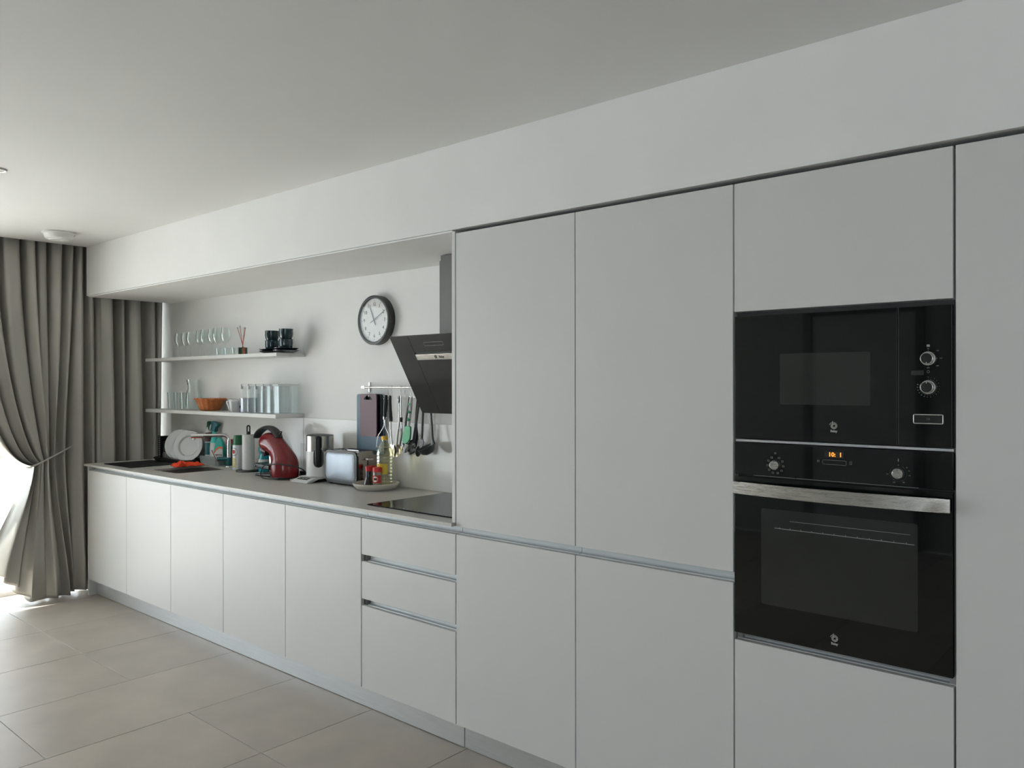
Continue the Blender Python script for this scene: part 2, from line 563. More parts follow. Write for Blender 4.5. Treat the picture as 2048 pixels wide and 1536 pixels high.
labs = ['white base cabinet at the far end of the run, next to the curtain',
        'white base cabinet under the black drying mat, second from the curtain',
        'white base cabinet with its door below the sink, third from the curtain',
        'white base cabinet below the coffee machine, fourth from the curtain',
        'white base cabinet left of the three-drawer unit, with one wide door']
for i in range(5):
    x0, x1 = J[i], J[i + 1]
    c = thing('base_cabinet', labs[i], 'cabinet', (x0, 0.02, 0.112), group='base cabinets under the worktop')
    door(x0, x1, 0.112, 0.874, c)
    carcass(x0, x1, 0.112, 0.872 if i != 1 else 0.70, c, y0=0.062) if i != 1 else None
    if i == 1:
        bm = NB()
        box(bm, x0 + .0012, x0 + .016, 0.062, YB - 0.01, 0.112, 0.872)
        box(bm, x1 - .016, x1 - .0012, 0.062, YB - 0.01, 0.112, 0.872)
        box(bm, x0 + .016, x1 - .016, 0.062, YB - 0.01, 0.112, 0.128)
        obj('carcass', bm, 'carc', c, smooth=0)
    obj('side_panel', B(x0 + .0012, x0 + .016, 0.0235, 0.062, 0.112, 0.855), 'carc', c, smooth=0)
    obj('side_panel', B(x1 - .016, x1 - .0012, 0.0235, 0.062, 0.112, 0.855), 'carc', c, smooth=0)
    channel(x0, x1, 0.876, 0.9045, c)
# three drawer unit
x0, x1 = J[5], J[6]
c = thing('drawer_cabinet', 'white base cabinet with three stacked drawers under the hob', 'cabinet', (x0, 0.02, 0.112))
for z0, z1 in ((0.112, 0.481), (0.512, 0.679), (0.711, 0.874)):
    bm = B(x0 + 0.0045, x1 - 0.003, 0.0, 0.019, z0, z1, bev=0.0009, seg=1)
    obj('drawer', bm, 'cab', c)
bm = NB()
box(bm, x0 + 0.0012, x0 + 0.016, 0.0235, YB - 0.01, 0.112, 0.872)
box(bm, x1 - 0.016, x1 - 0.0012, 0.0235, YB - 0.01, 0.112, 0.872)
box(bm, x0 + .016, x1 - .016, 0.062, YB - 0.01, 0.112, 0.128)
box(bm, x0 + .016, x1 - .016, YB - 0.02, YB - 0.012, 0.128, 0.872)
obj('carcass', bm, 'carc', c, smooth=0)
channel(x0, x1, 0.876, 0.9045, c)
for z0 in (0.483, 0.681):
    channel(x0 + 0.019, x1 - 0.004, z0, z0 + 0.038, c)
# end panel by the curtain and the upright beside the tall units
pe = obj('end_panel', B(-0.031, -0.0115, 0.0, YB, 0.0, 0.9045, bev=0.001, seg=1), 'cab', smooth=0)
tag(pe, 'narrow white end panel standing on the floor beside the curtain', 'panel')
pe = obj('upright_panel', B(3.588, 3.6075, -0.001, YB, 0.9195, 2.088, bev=0.001, seg=1), 'cab', smooth=0)
tag(pe, 'tall white upright panel closing the worktop recess beside the tall cupboards', 'panel')
# plinth boards
for (a, b_, lab) in ((-0.010, 3.606, 'long brushed aluminium plinth under the base cabinets'), (3.610, 7.19, 'brushed aluminium plinth under the tall cupboards and the oven')):
    p_ = obj('plinth', B(a, b_, 0.05, 0.064, 0.002, 0.1105, bev=0.001, seg=1), 'alu', smooth=0)
    tag(p_, lab, 'plinth')
# tall cupboards
for i, lab in ((6, 'tall white cupboard with two doors, right beside the worktop recess'), (7, 'tall white cupboard with two doors, directly left of the oven')):
    x0, x1 = J[i], J[i + 1]
    c = thing('tall_cupboard', lab, 'cupboard', (x0, 0.02, 0.112), group='tall cupboards')
    obj('door', B(x0 + 0.0022, x1 - G, 0, 0.019, 0.112, 0.8735, bev=0.0009, seg=1), 'cab', c)
    obj('door', B(x0 + 0.0022, x1 - G, 0, 0.019, 0.905, 2.079, bev=0.0009, seg=1), 'cab', c)
    bm = NB()
    a, b_ = x0 + 0.0012, x1 - 0.0012
    for q in ((a, a + .016), (b_ - .016, b_)):
        box(bm, q[0], q[1], 0.0235, YB - .01, 0.112, 0.8725)
        box(bm, q[0], q[1], 0.0600, YB - .01, 0.8725, 0.9155)
        box(bm, q[0], q[1], 0.0235, YB - .01, 0.9155, 2.075)
    for zz in (0.112, 2.059):
        box(bm, a + .016, b_ - .016, 0.0235, YB - .01, zz, zz + .016)
    box(bm, a + .016, b_ - .016, 0.07, YB - .02, 0.88, 0.896)
    box(bm, a + .016, b_ - .016, YB - .02, YB - .012, 0.128, 2.059)
    obj('carcass', bm, 'carc', c, smooth=0)
    channel(x0, x1, 0.876, 0.912, c)
# tall unit right of the oven, one full-height door each
for (x0, x1, lab) in ((J[9], 5.99, 'tall white full-height cupboard directly right of the oven'), (5.99, 6.59, 'tall white full-height cupboard further right, beyond the picture edge')):
    c = thing('full_height_cupboard', lab, 'cupboard', (x0, 0.02, 0.112))
    obj('door', B(x0 + 0.0022, x1 - G, 0, 0.019, 0.112, 2.079, bev=0.0009, seg=1), 'cab', c)
    carcass(x0, x1, 0.112, 2.075, c)
# oven column
x0, x1 = J[8], J[9]
c = thing('oven_housing', 'tall white housing unit with flap door above the microwave and drawer below the oven', 'cupboard', (x0, 0.02, 0.112))
obj('flap_door', B(x0 + 0.0026, x1 - 0.0038, 0, 0.019, 1.6925, 2.079, bev=0.0009, seg=1), 'cab', c)
obj('drawer', B(x0 + 0.0026, x1 - 0.0032, 0, 0.019, 0.112, 0.704, bev=0.0009, seg=1), 'cab', c)
bm = NB()
box(bm, x0 + .0015, x0 + .0175, 0.0235, YB - .01, 0.112, 2.075)
box(bm, x1 - .0175, x1 - .0015, 0.0235, YB - .01, 0.112, 2.075)
for zz in (0.112, 0.712, 1.302, 1.684, 2.059):
    box(bm, x0 + .0175, x1 - .0175, 0.03, YB - .01, zz, zz + (0.008 if zz in (1.302,) else .012))
box(bm, x0 + .0175, x1 - .0175, YB - .02, YB - .012, 0.128, 2.059)
obj('carcass', bm, 'carc', c, smooth=0)
channel(x0, x1, 0.705, 0.724, c, depth=0.02)
obj('filler_strip', B(x0 + .004, x1 - .004, 0.006, 0.03, 1.3015, 1.3095, bev=0.001), 'alu', c, label='thin grey aluminium strip between microwave and oven')

# ================================================================== WORKTOP with the sink cut out
ZT = 0.920
SX0, SX1, SY0, SY1 = 0.70, 1.055, 0.11, 0.495
wt = thing('worktop', 'long thin grey stone worktop running from the curtain to the tall cupboards', 'worktop', (0, 0, 0.906))
bm = NB()
outer = [(-0.040, -0.022), (3.6065, -0.022), (3.6065, YB - 0.004), (-0.040, YB - 0.004)]
inner = rr((SX0 + SX1) / 2, (SY0 + SY1) / 2, SX1 - SX0, SY1 - SY0, 0.045, 6)
def slab_with_hole(bm, outer, inner, z0, z1):
    rings = []
    for z in (z0, z1):
        vo = [bm.verts.new((x, y, z)) for x, y in outer]
        vi = [bm.verts.new((x, y, z)) for x, y in inner]
        eo = [bm.edges.new((vo[i], vo[(i + 1) % len(vo)])) for i in range(len(vo))]
        ei = [bm.edges.new((vi[i], vi[(i + 1) % len(vi)])) for i in range(len(vi))]
        bmesh.ops.triangle_fill(bm, use_beauty=True, edges=eo + ei)
        rings.append((vo, vi))
    for w_ in (0, 1):
        a, b_ = rings[0][w_], rings[1][w_]
        for i in range(len(a)):
            j = (i + 1) % len(a)
            bm.faces.new((a[i], a[j], b_[j], b_[i]))
slab_with_hole(bm, outer, inner, 0.9065, ZT)
obj('slab', bm, 'top', wt, smooth=30)
sk = thing('sink', 'shade-darkened undermounted sink basin set into the grey worktop near the tap', 'sink', (0.88, 0.30, 0.74))
bm = NB()
rings = []
for (ins, z) in ((-0.012, 0.9055), (0.002, 0.9055), (0.004, 0.90), (0.012, 0.745), (0.03, 0.735)):
    rings.append([bm.verts.new((x, y, z)) for x, y in rr((SX0 + SX1) / 2, (SY0 + SY1) / 2, SX1 - SX0 - 2 * ins, SY1 - SY0 - 2 * ins, 0.045 - min(ins, 0.02), 6)])
for a, b_ in zip(rings, rings[1:]):
    for i in range(len(a)):
        j = (i + 1) % len(a)
        bm.faces.new((a[i], a[j], b_[j], b_[i]))
bm.faces.new(rings[-1])
obj('basin', bm, 'basin', sk)
obj('drain', lathe(NB(), [(0, 0.004), (0.028, 0.004), (0.034, 0.001), (0.034, 0)], 0.88, 0.30, 0.7355), 'chrome', sk)
# splashback of two glossy panels
sp = thing('splashback', 'glossy off-white splashback along the wall behind the worktop', 'splashback', (0, YB - 0.004, ZT))
obj('panel', B(-0.02, 1.696, YB - 0.0075, YB - 0.0003, ZT + 0.0005, 1.268, bev=0.0008, seg=1), 'splash', sp, smooth=0)
obj('panel', B(1.699, 3.586, YB - 0.0075, YB - 0.0003, ZT + 0.0005, 1.268, bev=0.0008, seg=1), 'splash', sp, smooth=0)
# hob
hb = thing('hob', 'black glass induction hob set on the worktop at the tall cupboards', 'hob', (3.27, 0.33, ZT))
obj('glass_plate', B(2.972, 3.562, 0.062, 0.562, ZT + 0.0004, ZT + 0.0055, bev=0.0012), 'hobglass', hb)
for i in range(7):
    if i in (1, 3):
        obj('touch_mark', B(3.17 + i * 0.024, 3.178 + i * 0.024, 0.081, 0.087, ZT + 0.0055, ZT + 0.0058), 'lmark', hb)
    else:
        obj('touch_mark', B(3.17 + i * 0.024, 3.184 + i * 0.024, 0.083, 0.086, ZT + 0.0055, ZT + 0.0058), 'mark', hb)

# shelves
for (z0, z1, x1, lab) in ((1.6425, 1.6645, 1.707, 'upper white floating shelf holding the wine glasses'), (1.2715, 1.2945, 1.697, 'lower white floating shelf holding the wicker basket')):
    s_ = obj('shelf', B(-0.015, x1, 0.397, YB - 0.001, z0, z1, bev=0.001, seg=1), 'cab', smooth=0)
    tag(s_, lab, 'shelf', 'floating shelves')

# ================================================================== APPLIANCES
def logo(par, cx, z, s, m='lmark', y=-0.0006, txt='Balay', tm=None):
    """ringed spiral with an upright bar and the word below"""
    pts = []
    n = 110
    for i in range(n + 1):
        a = R(168) - i / n * R(360 * 3.25)
        rad = s * (1.0 - 0.70 * i / n) if i > 8 else s * (1.18 - 0.18 * i / 8)
        pts.append((cx + rad * math.cos(a), y, z + rad * math.sin(a)))
    o = obj('emblem', tube(NB(), pts, s * 0.07, seg=4, up=(0, 1, 0)), m, par, label='silver spiral emblem')
    obj('emblem_bar', B(cx - s * 0.42, cx - s * 0.27, y - 0.0004, y + 0.0002, z + s * 0.1, z + s * 1.35), m, o)
    text('lettering', txt, s * 0.92, tm or m, par, (cx, y, z - s * 1.5), bold=s * 0.028)
# microwave
mw = thing('microwave', 'black glass built-in microwave above the oven', 'microwave', (5.095, 0.02, 1.31))
obj('body', B(4.82, 5.37, 0.026, 0.45, 1.3152, 1.682), 'black', mw, smooth=0)
obj('backing_frame', B(4.7995, 5.3895, 0.0175, 0.0255, 1.3105, 1.690, bev=0.001), 'satinblack', mw)
dg = obj('door', B(4.801, 5.2585, -0.003, 0.0165, 1.3125, 1.677, bev=0.0012), 'blackglass', mw)
obj('window', B(4.941, 5.190, -0.0034, -0.0026, 1.416, 1.5625), 'smoke', dg, smooth=0)
cp = obj('control_panel', B(5.2605, 5.3885, -0.003, 0.0165, 1.3125, 1.677, bev=0.0012), 'blackglass', mw)
logo(mw, 5.094, 1.3585, 0.0098, y=-0.0036)
obj('display', B(5.292, 5.322, -0.0036, -0.0028, 1.498, 1.510), 'black', cp, smooth=0)
def ringknob(par, cx, z, notch):
    kb = obj('knob', prism(NB(), disc(cx, z, 0.0178, 32), 'y', -0.003, -0.008, 0.0008), 'lmark', par, label='chrome-rimmed round control knob')
    obj('knob_barrel', prism(NB(), disc(cx, z, 0.0155, 32), 'y', -0.0075, -0.021, 0.0015), 'steel', kb)
    obj('knob_cap', prism(NB(), disc(cx, z, 0.0134, 32), 'y', -0.0208, -0.0222), 'black', kb)
    obj('pointer', B(cx - .0009, cx + .0009, -0.0232, -0.022, z + notch * 0.0095, z + notch * 0.0133), 'lmark', kb)
ringknob(mw, 5.333, 1.5405, -1)
ringknob(mw, 5.333, 1.4665, 1)
CX = 5.333
def tiny(par, s, x, z, size=0.0042, m='mark'):
    text('marking', s, size, m, par, (x, -0.0034, z), ext=0.0001)
obj('symbol', prism(NB(), rr(CX, 1.5735, 0.0075, 0.006, 0.001, 2), 'y', -0.0036, -0.003), 'mark', mw, smooth=0)
tiny(mw, '90', CX, 1.5655)
tiny(mw, '180', CX + 0.0215, 1.560)
tiny(mw, '360', CX + 0.0295, 1.5405)
tiny(mw, '600', CX + 0.0215, 1.5215)
tiny(mw, '800', CX, 1.5165)
bm = NB()
for a in (90, 45, 0, -45, -90):
    prism(bm, disc(CX + 0.0205 * math.cos(R(a)), 1.5405 + 0.0205 * math.sin(R(a)), 0.0006, 8), 'y', -0.0036, -0.003)
obj('dial_marks', bm, 'mark', mw, smooth=0)
obj('symbol', tube(NB(), [(CX + 0.003 * math.cos(a), -0.0034, 1.5065 + 0.003 * math.sin(a)) for a in [i * PI / 8 for i in range(16)]], 0.0004, seg=4, closed=True), 'mark', mw)
bm = NB()
for i in range(54):
    a = 90 - i * 5.6
    big = i % 3 == 0
    prism(bm, disc(CX + 0.0205 * math.cos(R(a)), 1.4665 + 0.0205 * math.sin(R(a)), 0.0007 if big else 0.00035, 6), 'y', -0.0036, -0.003)
obj('dial_marks', bm, 'mark', mw, smooth=0)
for i, s_ in enumerate(['0', '1', '2', '3', '4', '5', '6', '7', '8', '9', '10', '15', '20', '25', '30', '45', '50', '60']):
    a = R(90 - i * 16.8)
    tiny(mw, s_, CX + 0.0258 * math.cos(a), 1.4665 + 0.0258 * math.sin(a), 0.0034)
def frame_ring(bm, x0, x1, z0, z1, w, y0, y1, r=0.003):
    o = rr((x0 + x1) / 2, (z0 + z1) / 2, x1 - x0, z1 - z0, r)
    tube(bm, [(x, (y0 + y1) / 2, z) for x, z in o], w / 2, seg=6, closed=True, up=(0, 1, 0))
    return bm
obj('button_frame', frame_ring(NB(), 5.2985, 5.3675, 1.3725, 1.3955, 0.0028, -0.0055, -0.003), 'lmark', mw, label='silver rimmed door button')
obj('button', B(5.300, 5.366, -0.0042, -0.0028, 1.374, 1.394), 'black', mw, smooth=0)
obj('symbol', frame_ring(NB(), 5.330, 5.336, 1.3825, 1.3865, 0.0005, -0.0046, -0.0042, 0.001), 'mark', mw)
# oven
ov = thing('oven', 'black glass built-in oven with a broad steel handle and an orange clock reading 10:1', 'oven', (5.095, 0.02, 0.728))
obj('body', B(4.82, 5.37, 0.028, 0.5, 0.727, 1.298), 'black', ov, smooth=0)
obj('backing_frame', B(4.802, 5.388, 0.018, 0.027, 0.729, 1.2995), 'satinblack', ov, smooth=0)
fa = obj('fascia', B(4.7995, 5.3905, -0.002, 0.0175, 1.2035, 1.2995, bev=0.0012), 'blackglass', ov, label='black glass fascia with two knobs')
od = obj('door', B(4.7995, 5.3895, -0.004, 0.0165, 0.7275, 1.1985, bev=0.0015), 'blackglass', ov)
obj('window', prism(NB(), rr(5.096, 0.969, 0.424, 0.282, 0.006, 3), 'y', -0.0044, -0.0036), 'smoke', od, smooth=0)
bm = NB()
tube(bm, [(4.925, -0.0048, 1.055), (5.300, -0.0048, 1.055)], 0.0009, seg=5)
for i in range(12):
    tube(bm, [(4.94 + i * 0.031, -0.0048, 1.0555), (4.94 + i * 0.031, -0.0048, 1.059)], 0.0007, seg=4)
obj('rack', bm, 'mark', od)
obj('rack', tube(NB(), [(4.97, -0.0046, 1.079), (5.290, -0.0046, 1.080)], 0.0005, seg=4), 'mark', od)
# bowed flat handle
n = 16
pl = []
for i in range(n + 1):
    t_ = i / n
    x = 4.803 + t_ * 0.583
    pl.append((x, -0.020 - 0.026 * math.sin(PI * t_)))
poly = pl + [(x, y + 0.007) for x, y in pl[::-1]]
hd = obj('handle', prism(NB(), poly, 'z', 1.1475, 1.1835, 0.0018), 'steel', ov, label='broad bowed brushed steel handle')
for x in (4.825, 5.364):
    obj('handle_post', B(x - 0.009, x + 0.009, -0.018, -0.0035, 1.156, 1.175), 'steel', ov)
for cx, nm in ((4.9265, 'l'), (5.2605, 'r')):
    kb = obj('knob', prism(NB(), disc(cx, 1.2385, 0.0165, 32), 'y', -0.0016, -0.005, 0.0006), 'black', ov)
    obj('knob_cap', prism(NB(), disc(cx, 1.2385, 0.0135, 32), 'y', -0.0045, -0.014, 0.0012), 'steel', kb, label='round brushed steel knob')
    obj('pointer', B(cx - .0006, cx + .0006, -0.0146, -0.0138, 1.2465, 1.2515), 'black', kb)
bm = NB()
for i in range(10):
    a = R(90 - 27 - i * 34)
    frame_ring(bm, 4.9265 + 0.0238 * math.cos(a) - .0026, 4.9265 + 0.0238 * math.cos(a) + .0026, 1.2385 + 0.0238 * math.sin(a) - .0021, 1.2385 + 0.0238 * math.sin(a) + .0021, 0.0009, -0.0028, -0.0022, 0.0005)
frame_ring(bm, 4.9240, 4.929, 1.271, 1.2755, 0.0009, -0.0028, -0.0022, 0.002)
obj('function_symbols', bm, 'mark', ov)
bm = NB()
for i in range(30):
    a = R(55 - i * 10)
    prism(bm, disc(5.2605 + 0.0205 * math.cos(a), 1.2385 + 0.0205 * math.sin(a), 0.0007 if i % 6 == 0 else 0.0004, 6), 'y', -0.0026, -0.002)
prism(bm, disc(5.2605, 1.2605, 0.0010, 8), 'y', -0.0026, -0.002)
box(bm, 5.2597, 5.2613, -0.0026, -0.002, 1.270, 1.2775)
obj('dial_marks', bm, 'mark', ov, smooth=0)
for s_, a in (('50', 40), ('75', 18), ('100', -8), ('150', -62), ('200', -112), ('250', 188)):
    text('marking', s_, 0.0042, 'mark', ov, (5.2605 + 0.0275 * math.cos(R(a)), -0.0024, 1.2385 + 0.026 * math.sin(R(a))), ext=0.0001)
obj('display', B(5.0685, 5.120, -0.0026, -0.0016, 1.2700, 1.2865), 'lcd', fa, smooth=0)
text('clock_digits', '10:  1', 0.0165, 'led', ov, (5.0975, -0.0032, 1.278), bold=0.0003, label='glowing orange digits')
obj('button_frame', frame_ring(NB(), 5.063, 5.127, 1.2505, 1.2625, 0.0008, -0.0028, -0.002), 'mark', ov)
obj('symbol', frame_ring(NB(), 5.0485, 5.053, 1.2565, 1.2605, 0.0008, -0.0028, -0.002, 0.0004), 'mark', ov)
obj('symbol', frame_ring(NB(), 5.137, 5.1415, 1.2535, 1.2615, 0.0008, -0.0028, -0.002, 0.0004), 'mark', ov)
bm = NB()
box(bm, 4.86, 4.985, -0.0025, -0.0015, 1.2035, 1.2045)
box(bm, 4.988, 5.31, -0.0025, -0.0015, 1.2035, 1.2045)
obj('vent_slot', bm, 'mark', ov, smooth=0)
logo(ov, 5.096, 0.7685, 0.0098, y=-0.0048)

# cooker hood: slanted glass, upper edge leaning out
hd = thing('cooker_hood', 'black glass slanted cooker hood on the wall above the hob', 'cooker hood', (3.266, 0.45, 1.33))
e_v = Vector((0, 0.21, -0.365)).normalized()
e_n = Vector((0, -0.365, -0.21)).normalized()
P0 = Vector((2.966, 0.20, 1.698))
def hoodbox(u0, u1, v0, v1, n0, n1, bev=0.0008):
    bm = B(u0, u1, v0, v1, n0, n1, bev=bev, seg=1)
    for v in bm.verts:
        v.co = P0 + Vector((1, 0, 0)) * v.co.x + e_v * v.co.y + e_n * v.co.z
    return bm
HW = 0.60
bm = hoodbox(0, 0.1285, 0, 0.421, -0.006, 0)
obj('glass_panel', bm, 'hoodglass', hd, label='black glass left side panel')
obj('glass_panel', hoodbox(0.4715, HW, 0, 0.421, -0.006, 0), 'hoodglass', hd)
obj('glass_panel', hoodbox(0.1287, 0.4713, 0.127, 0.421, -0.006, 0), 'hoodglass', hd, label='black glass lower panel')
obj('control_panel', hoodbox(0.1298, 0.4702, 0, 0.0885, -0.006, 0.0006), 'hoodglass', hd)
obj('logo_strip', hoodbox(0.131, 0.469, 0.0970, 0.1262, -0.004, 0.003), 'steel', hd, label='pale brushed steel strip')
ck = frame_ring(NB(), 0.217, 0.341, 0.037, 0.0545, 0.0014, 0, 0, 0.003)
for v in ck.verts:
    v.co = P0 + Vector((1, 0, 0)) * v.co.x + e_v * v.co.z + e_n * (v.co.y + 0.0008)
obj('button_frame', ck, 'mark', hd)
def hoodtext(s, u, v, size, m):
    o = text('lettering', s, size, m, hd, (0, 0, 0), rot=(0, 0, 0), bold=0.0004)
    inv = wmat(hd).inverted()
    fw = wmat(hd)
    for q in o.data.vertices:
        c_ = fw @ q.co
        q.co = inv @ (P0 + Vector((1, 0, 0)) * (u + c_.x) + e_v * (v - c_.y) + e_n * (0.0034 + c_.z))
hoodtext('Balay', 0.300, 0.112, 0.016, 'black')
pts = []
for i in range(60):
    a = R(168) - i / 60 * R(360 * 2.4)
    rad = 0.0085 * (1.0 - 0.6 * i / 60)
    pts.append(P0 + Vector((1, 0, 0)) * (0.262 + rad * math.cos(a)) + e_v * (0.1115 - rad * math.sin(a)) + e_n * 0.0036)
obj('emblem', tube(NB(), pts, 0.0008, seg=4), 'black', hd)
# body behind the glass
bm = NB()
prism(bm, [(0.24, 1.640), (0.59, 1.640), (0.59, 1.40), (0.385, 1.385)], 'x', 2.985, 3.55)
obj('body', bm, 'satinblack', hd, smooth=0)
ch = obj('chimney', B(3.130, 3.405, 0.372, 0.598, 1.64, 2.060), 'steelv', hd, smooth=0)
obj('chimney_sleeve', B(3.134, 3.401, 0.376, 0.597, 2.06, 2.0855), 'steelv', hd, smooth=0)

# smoke detector and recessed spotlight
sd = thing('smoke_detector', 'round white smoke detector on the ceiling near the curtain', 'smoke detector', (0.40, -0.335, ZC - 0.045))
obj('base', lathe(NB(), [(0, 0), (0.096, 0), (0.096, -0.010), (0.090, -0.014)], 0.40, -0.335, ZC - 0.0005, 32), 'white', sd)
obj('dome', lathe(NB(), [(0.088, 0), (0.078, -0.024), (0.070, -0.030), (0.058, -0.0325), (0.054, -0.038), (0, -0.040)], 0.40, -0.335, ZC - 0.013, 32), 'white', sd)
sl = thing('ceiling_spotlight', 'small round recessed ceiling spotlight at the left picture edge', 'spotlight', (1.80, -1.085, ZC - 0.01))
obj('trim_ring', lathe(NB(), [(0.030, 0), (0.030, -0.004), (0.040, -0.006), (0.044, -0.001), (0.044, 0)], 1.80, -1.085, ZC - 0.0003, 24), 'lmark', sl)
obj('lens', lathe(NB(), [(0, -0.001), (0.0298, -0.001)], 1.80, -1.085, ZC - 0.0005, 24), 'white', sl)

# ================================================================== CLOCK
ck = thing('wall_clock', 'round wall clock with a deep black rim showing about ten past eleven', 'clock', (2.413, 0.58, 1.83))
cx, cz, yf = 2.408, 1.829, 0.556
prof = [(0.121, 0.004), (0.1225, 0.0), (0.1335, 0.0), (0.137, 0.003), (0.137, 0.044), (0.0, 0.044), (0, 0.040), (0.121, 0.012)]
def lathe_y(prof, cx, y0, cz, seg=48):
    bm = lathe(NB(), prof, 0, 0, 0, seg)
    for v in bm.verts:
        v.co = Vector((cx + v.co.x, y0 + v.co.z, cz + v.co.y))
    return bm
obj('rim', lathe_y([(0.120, 0.013), (0.121, 0.0015), (0.1225, 0.0), (0.1335, 0.0), (0.137, 0.003), (0.137, 0.0435), (0, 0.0435)], cx, yf, cz, 64), 'satinblack', ck)
obj('dial', lathe_y([(0, 0), (0.1202, 0)], cx, yf + 0.011, cz, 64), 'clockface', ck)
for i in range(1, 13):
    a = R(90 - 30 * i)
    text('numeral', str(i), 0.027, 'black', ck, (cx + 0.088 * math.cos(a), yf + 0.0104, cz + 0.088 * math.sin(a)), bold=0.0002)
    bm = B(-0.0011, 0.0011, -0.0004, 0.0002, 0.103, 0.111)
    bm.transform(Matrix.Translation((cx, yf + 0.0106, cz)) @ Matrix.Rotation(-R(-30 * i), 4, 'Y'))
    obj('hour_mark', bm, 'black', ck, smooth=0)
def hand(a, l0, l1, w, dy, name):
    bm = B(-w, w, -0.0006, 0.0006, -l0, l1)
    bm.transform(Matrix.Translation((cx, yf + dy, cz)) @ Matrix.Rotation(R(a), 4, 'Y'))
    obj(name, bm, 'black', ck, smooth=0)
hand(-25, 0.030, 0.078, 0.0022, 0.007, 'hour_hand')
hand(63, 0.030, 0.108, 0.0018, 0.005, 'minute_hand')
obj('cover_glass', lathe_y([(0, 0), (0.1206, 0)], cx, yf + 0.0025, cz, 48), 'coverg', ck)

# ================================================================== CURTAIN
def make_curtain():
    NS, NT = 620, 110
    s0 = 0.40
    nf = 15.0
    ztop, ztie = 2.56, 0.925
    rnd = random.Random(3)
    amp = [0.75 + 0.5 * rnd.random() for _ in range(40)]
    off = [rnd.uniform(-1, 1) for _ in range(40)]
    def ln(a, b, t):
        return a + (b - a) * t
    def sm(t):
        t = max(0.0, min(1.0, t))
        return t * t * (3 - 2 * t)
    def ang(s):
        return 2 * PI * nf * (s + 0.020 * math.sin(11 * s + 1) + 0.010 * math.sin(29 * s))
    bm = NB()
    grid = []
    for i in range(NS + 1):
        s = i / NS
        yt = 0.575 - 1.36 * s
        fi = nf * s
        fk = int(fi) % 40
        fr = fi - int(fi)
        A = ln(amp[fk], amp[(fk + 1) % 40], sm(fr))
        O = ln(off[fk], off[(fk + 1) % 40], sm(fr))
        ph = ang(s)
        col = []
        sp_ = max(0.0, (s - s0) / (1 - s0))          # 0 straight part .. 1 outer edge
        infl = sm(sp_ / 0.22) if sp_ > 0 else 0.0
        for j in range(NT + 1):
            t = j / NT
            if t < 0.62:                              # ceiling to tie
                q = t / 0.62
                zt = ztie + 0.10 * (1 - sp_) ** 1.5
                yg = -0.150 - 0.190 * sp_ ** 0.8
                P = (yt, ztop)
                P1 = (yt, ln(1.9, 1.55, sp_))
                P2 = (ln(yg, yt, 0.05 + 0.62 * sp_ ** 1.5), zt + 0.42 * (1 - sp_) ** 1.3 + 0.0)
                P3 = (yg, zt)
                a, b_, c_, d_ = (1 - q) ** 3, 3 * (1 - q) ** 2 * q, 3 * (1 - q) * q * q, q ** 3
                Yg = a * P[0] + b_ * P1[0] + c_ * P2[0] + d_ * P3[0]
                Zg = a * P[1] + b_ * P1[1] + c_ * P2[1] + d_ * P3[1]
                tight = sm((q - 0.35) / 0.65)
            else:
                q = (t - 0.62) / 0.38
                zt = ztie + 0.10 * (1 - sp_) ** 1.5
                yg = -0.150 - 0.190 * sp_ ** 0.8
                yb = -0.075 - 0.50 * sp_ ** 1.5
                zb = 0.012 + 0.22 * sm((sp_ - 0.62) / 0.38)
                P1 = (yg - 0.02 * sp_, ln(zt, zb, 0.3))
                P2 = (ln(yg, yb, 0.8), ln(zt, zb, 0.65))
                a, b_, c_, d_ = (1 - q) ** 3, 3 * (1 - q) ** 2 * q, 3 * (1 - q) * q * q, q ** 3
                Yg = a * yg + b_ * P1[0] + c_ * P2[0] + d_ * yb
                Zg = a * zt + b_ * P1[1] + c_ * P2[1] + d_ * zb
                tight = 1 - 0.9 * sm(q / 0.9)
            # straight hanging
            if t < 0.62:
                Zs = ln(ztop, 0.965, t / 0.62)
            else:
                Zs = ln(0.965, 0.02 + 0.016 * math.sin(ph * 0.31 + 1), (t - 0.62) / 0.38)
            Y = ln(yt, Yg, infl)
            Z = ln(Zs, Zg, infl)
            h = max(0.0, (ztop - Z) / ztop)
            top = math.exp(-((ztop - Z) / 0.16) ** 2)
            w1 = math.sin(ph + 0.75 * math.sin(ph + O) * (0.3 + h))
            w1 = (abs(w1) ** 0.8) * (1 if w1 > 0 else -1)
            w2 = math.sin(ph * 0.5 + 2.1 * O + 0.6)
            w3 = math.sin(ph * 2 + O * 2)
            dep = 0.054 * A * w1 * (0.75 + 0.45 * h) + 0.030 * w2 * (0.25 + h) + 0.007 * w3 * (top + 0.25)
            dep *= ln(1.0, 1.15, tight * infl)
            if infl > 0 and tight > 0:
                # pleats squeezed at the tie: deeper, plus the bundle bulges towards the room
                dep += infl * tight * 0.035 * math.sin(PI * min(1, sp_ * 1.05)) 
            x = -0.165 + dep + 0.012 * O * h
            yy = Y + 0.022 * math.sin(ph * 1.0 + 1.2) * (0.4 + 0.8 * h) * (1 - 0.8 * tight * infl) + 0.010 * O * h * (1 - tight * infl)
            yy = min(yy, 0.585 - 0.045 * h)
            x = max(min(x, -0.052 if Z > 0.86 else -0.05), -0.325)
            col.append(bm.verts.new((x, yy, Z)))
        grid.append(col)
    for i in range(NS):
        for j in range(NT):
            bm.faces.new((grid[i][j], grid[i + 1][j], grid[i + 1][j + 1], grid[i][j + 1]))
    c = thing('curtain', 'floor-length grey satin curtain tied back at its left, beside the kitchen run', 'curtain', (-0.165, 0.0, 0.012))
    cl = obj('cloth', bm, 'curtain', c, smooth=180)
    so = cl.modifiers.new('thickness', 'SOLIDIFY')
    so.thickness = 0.0012
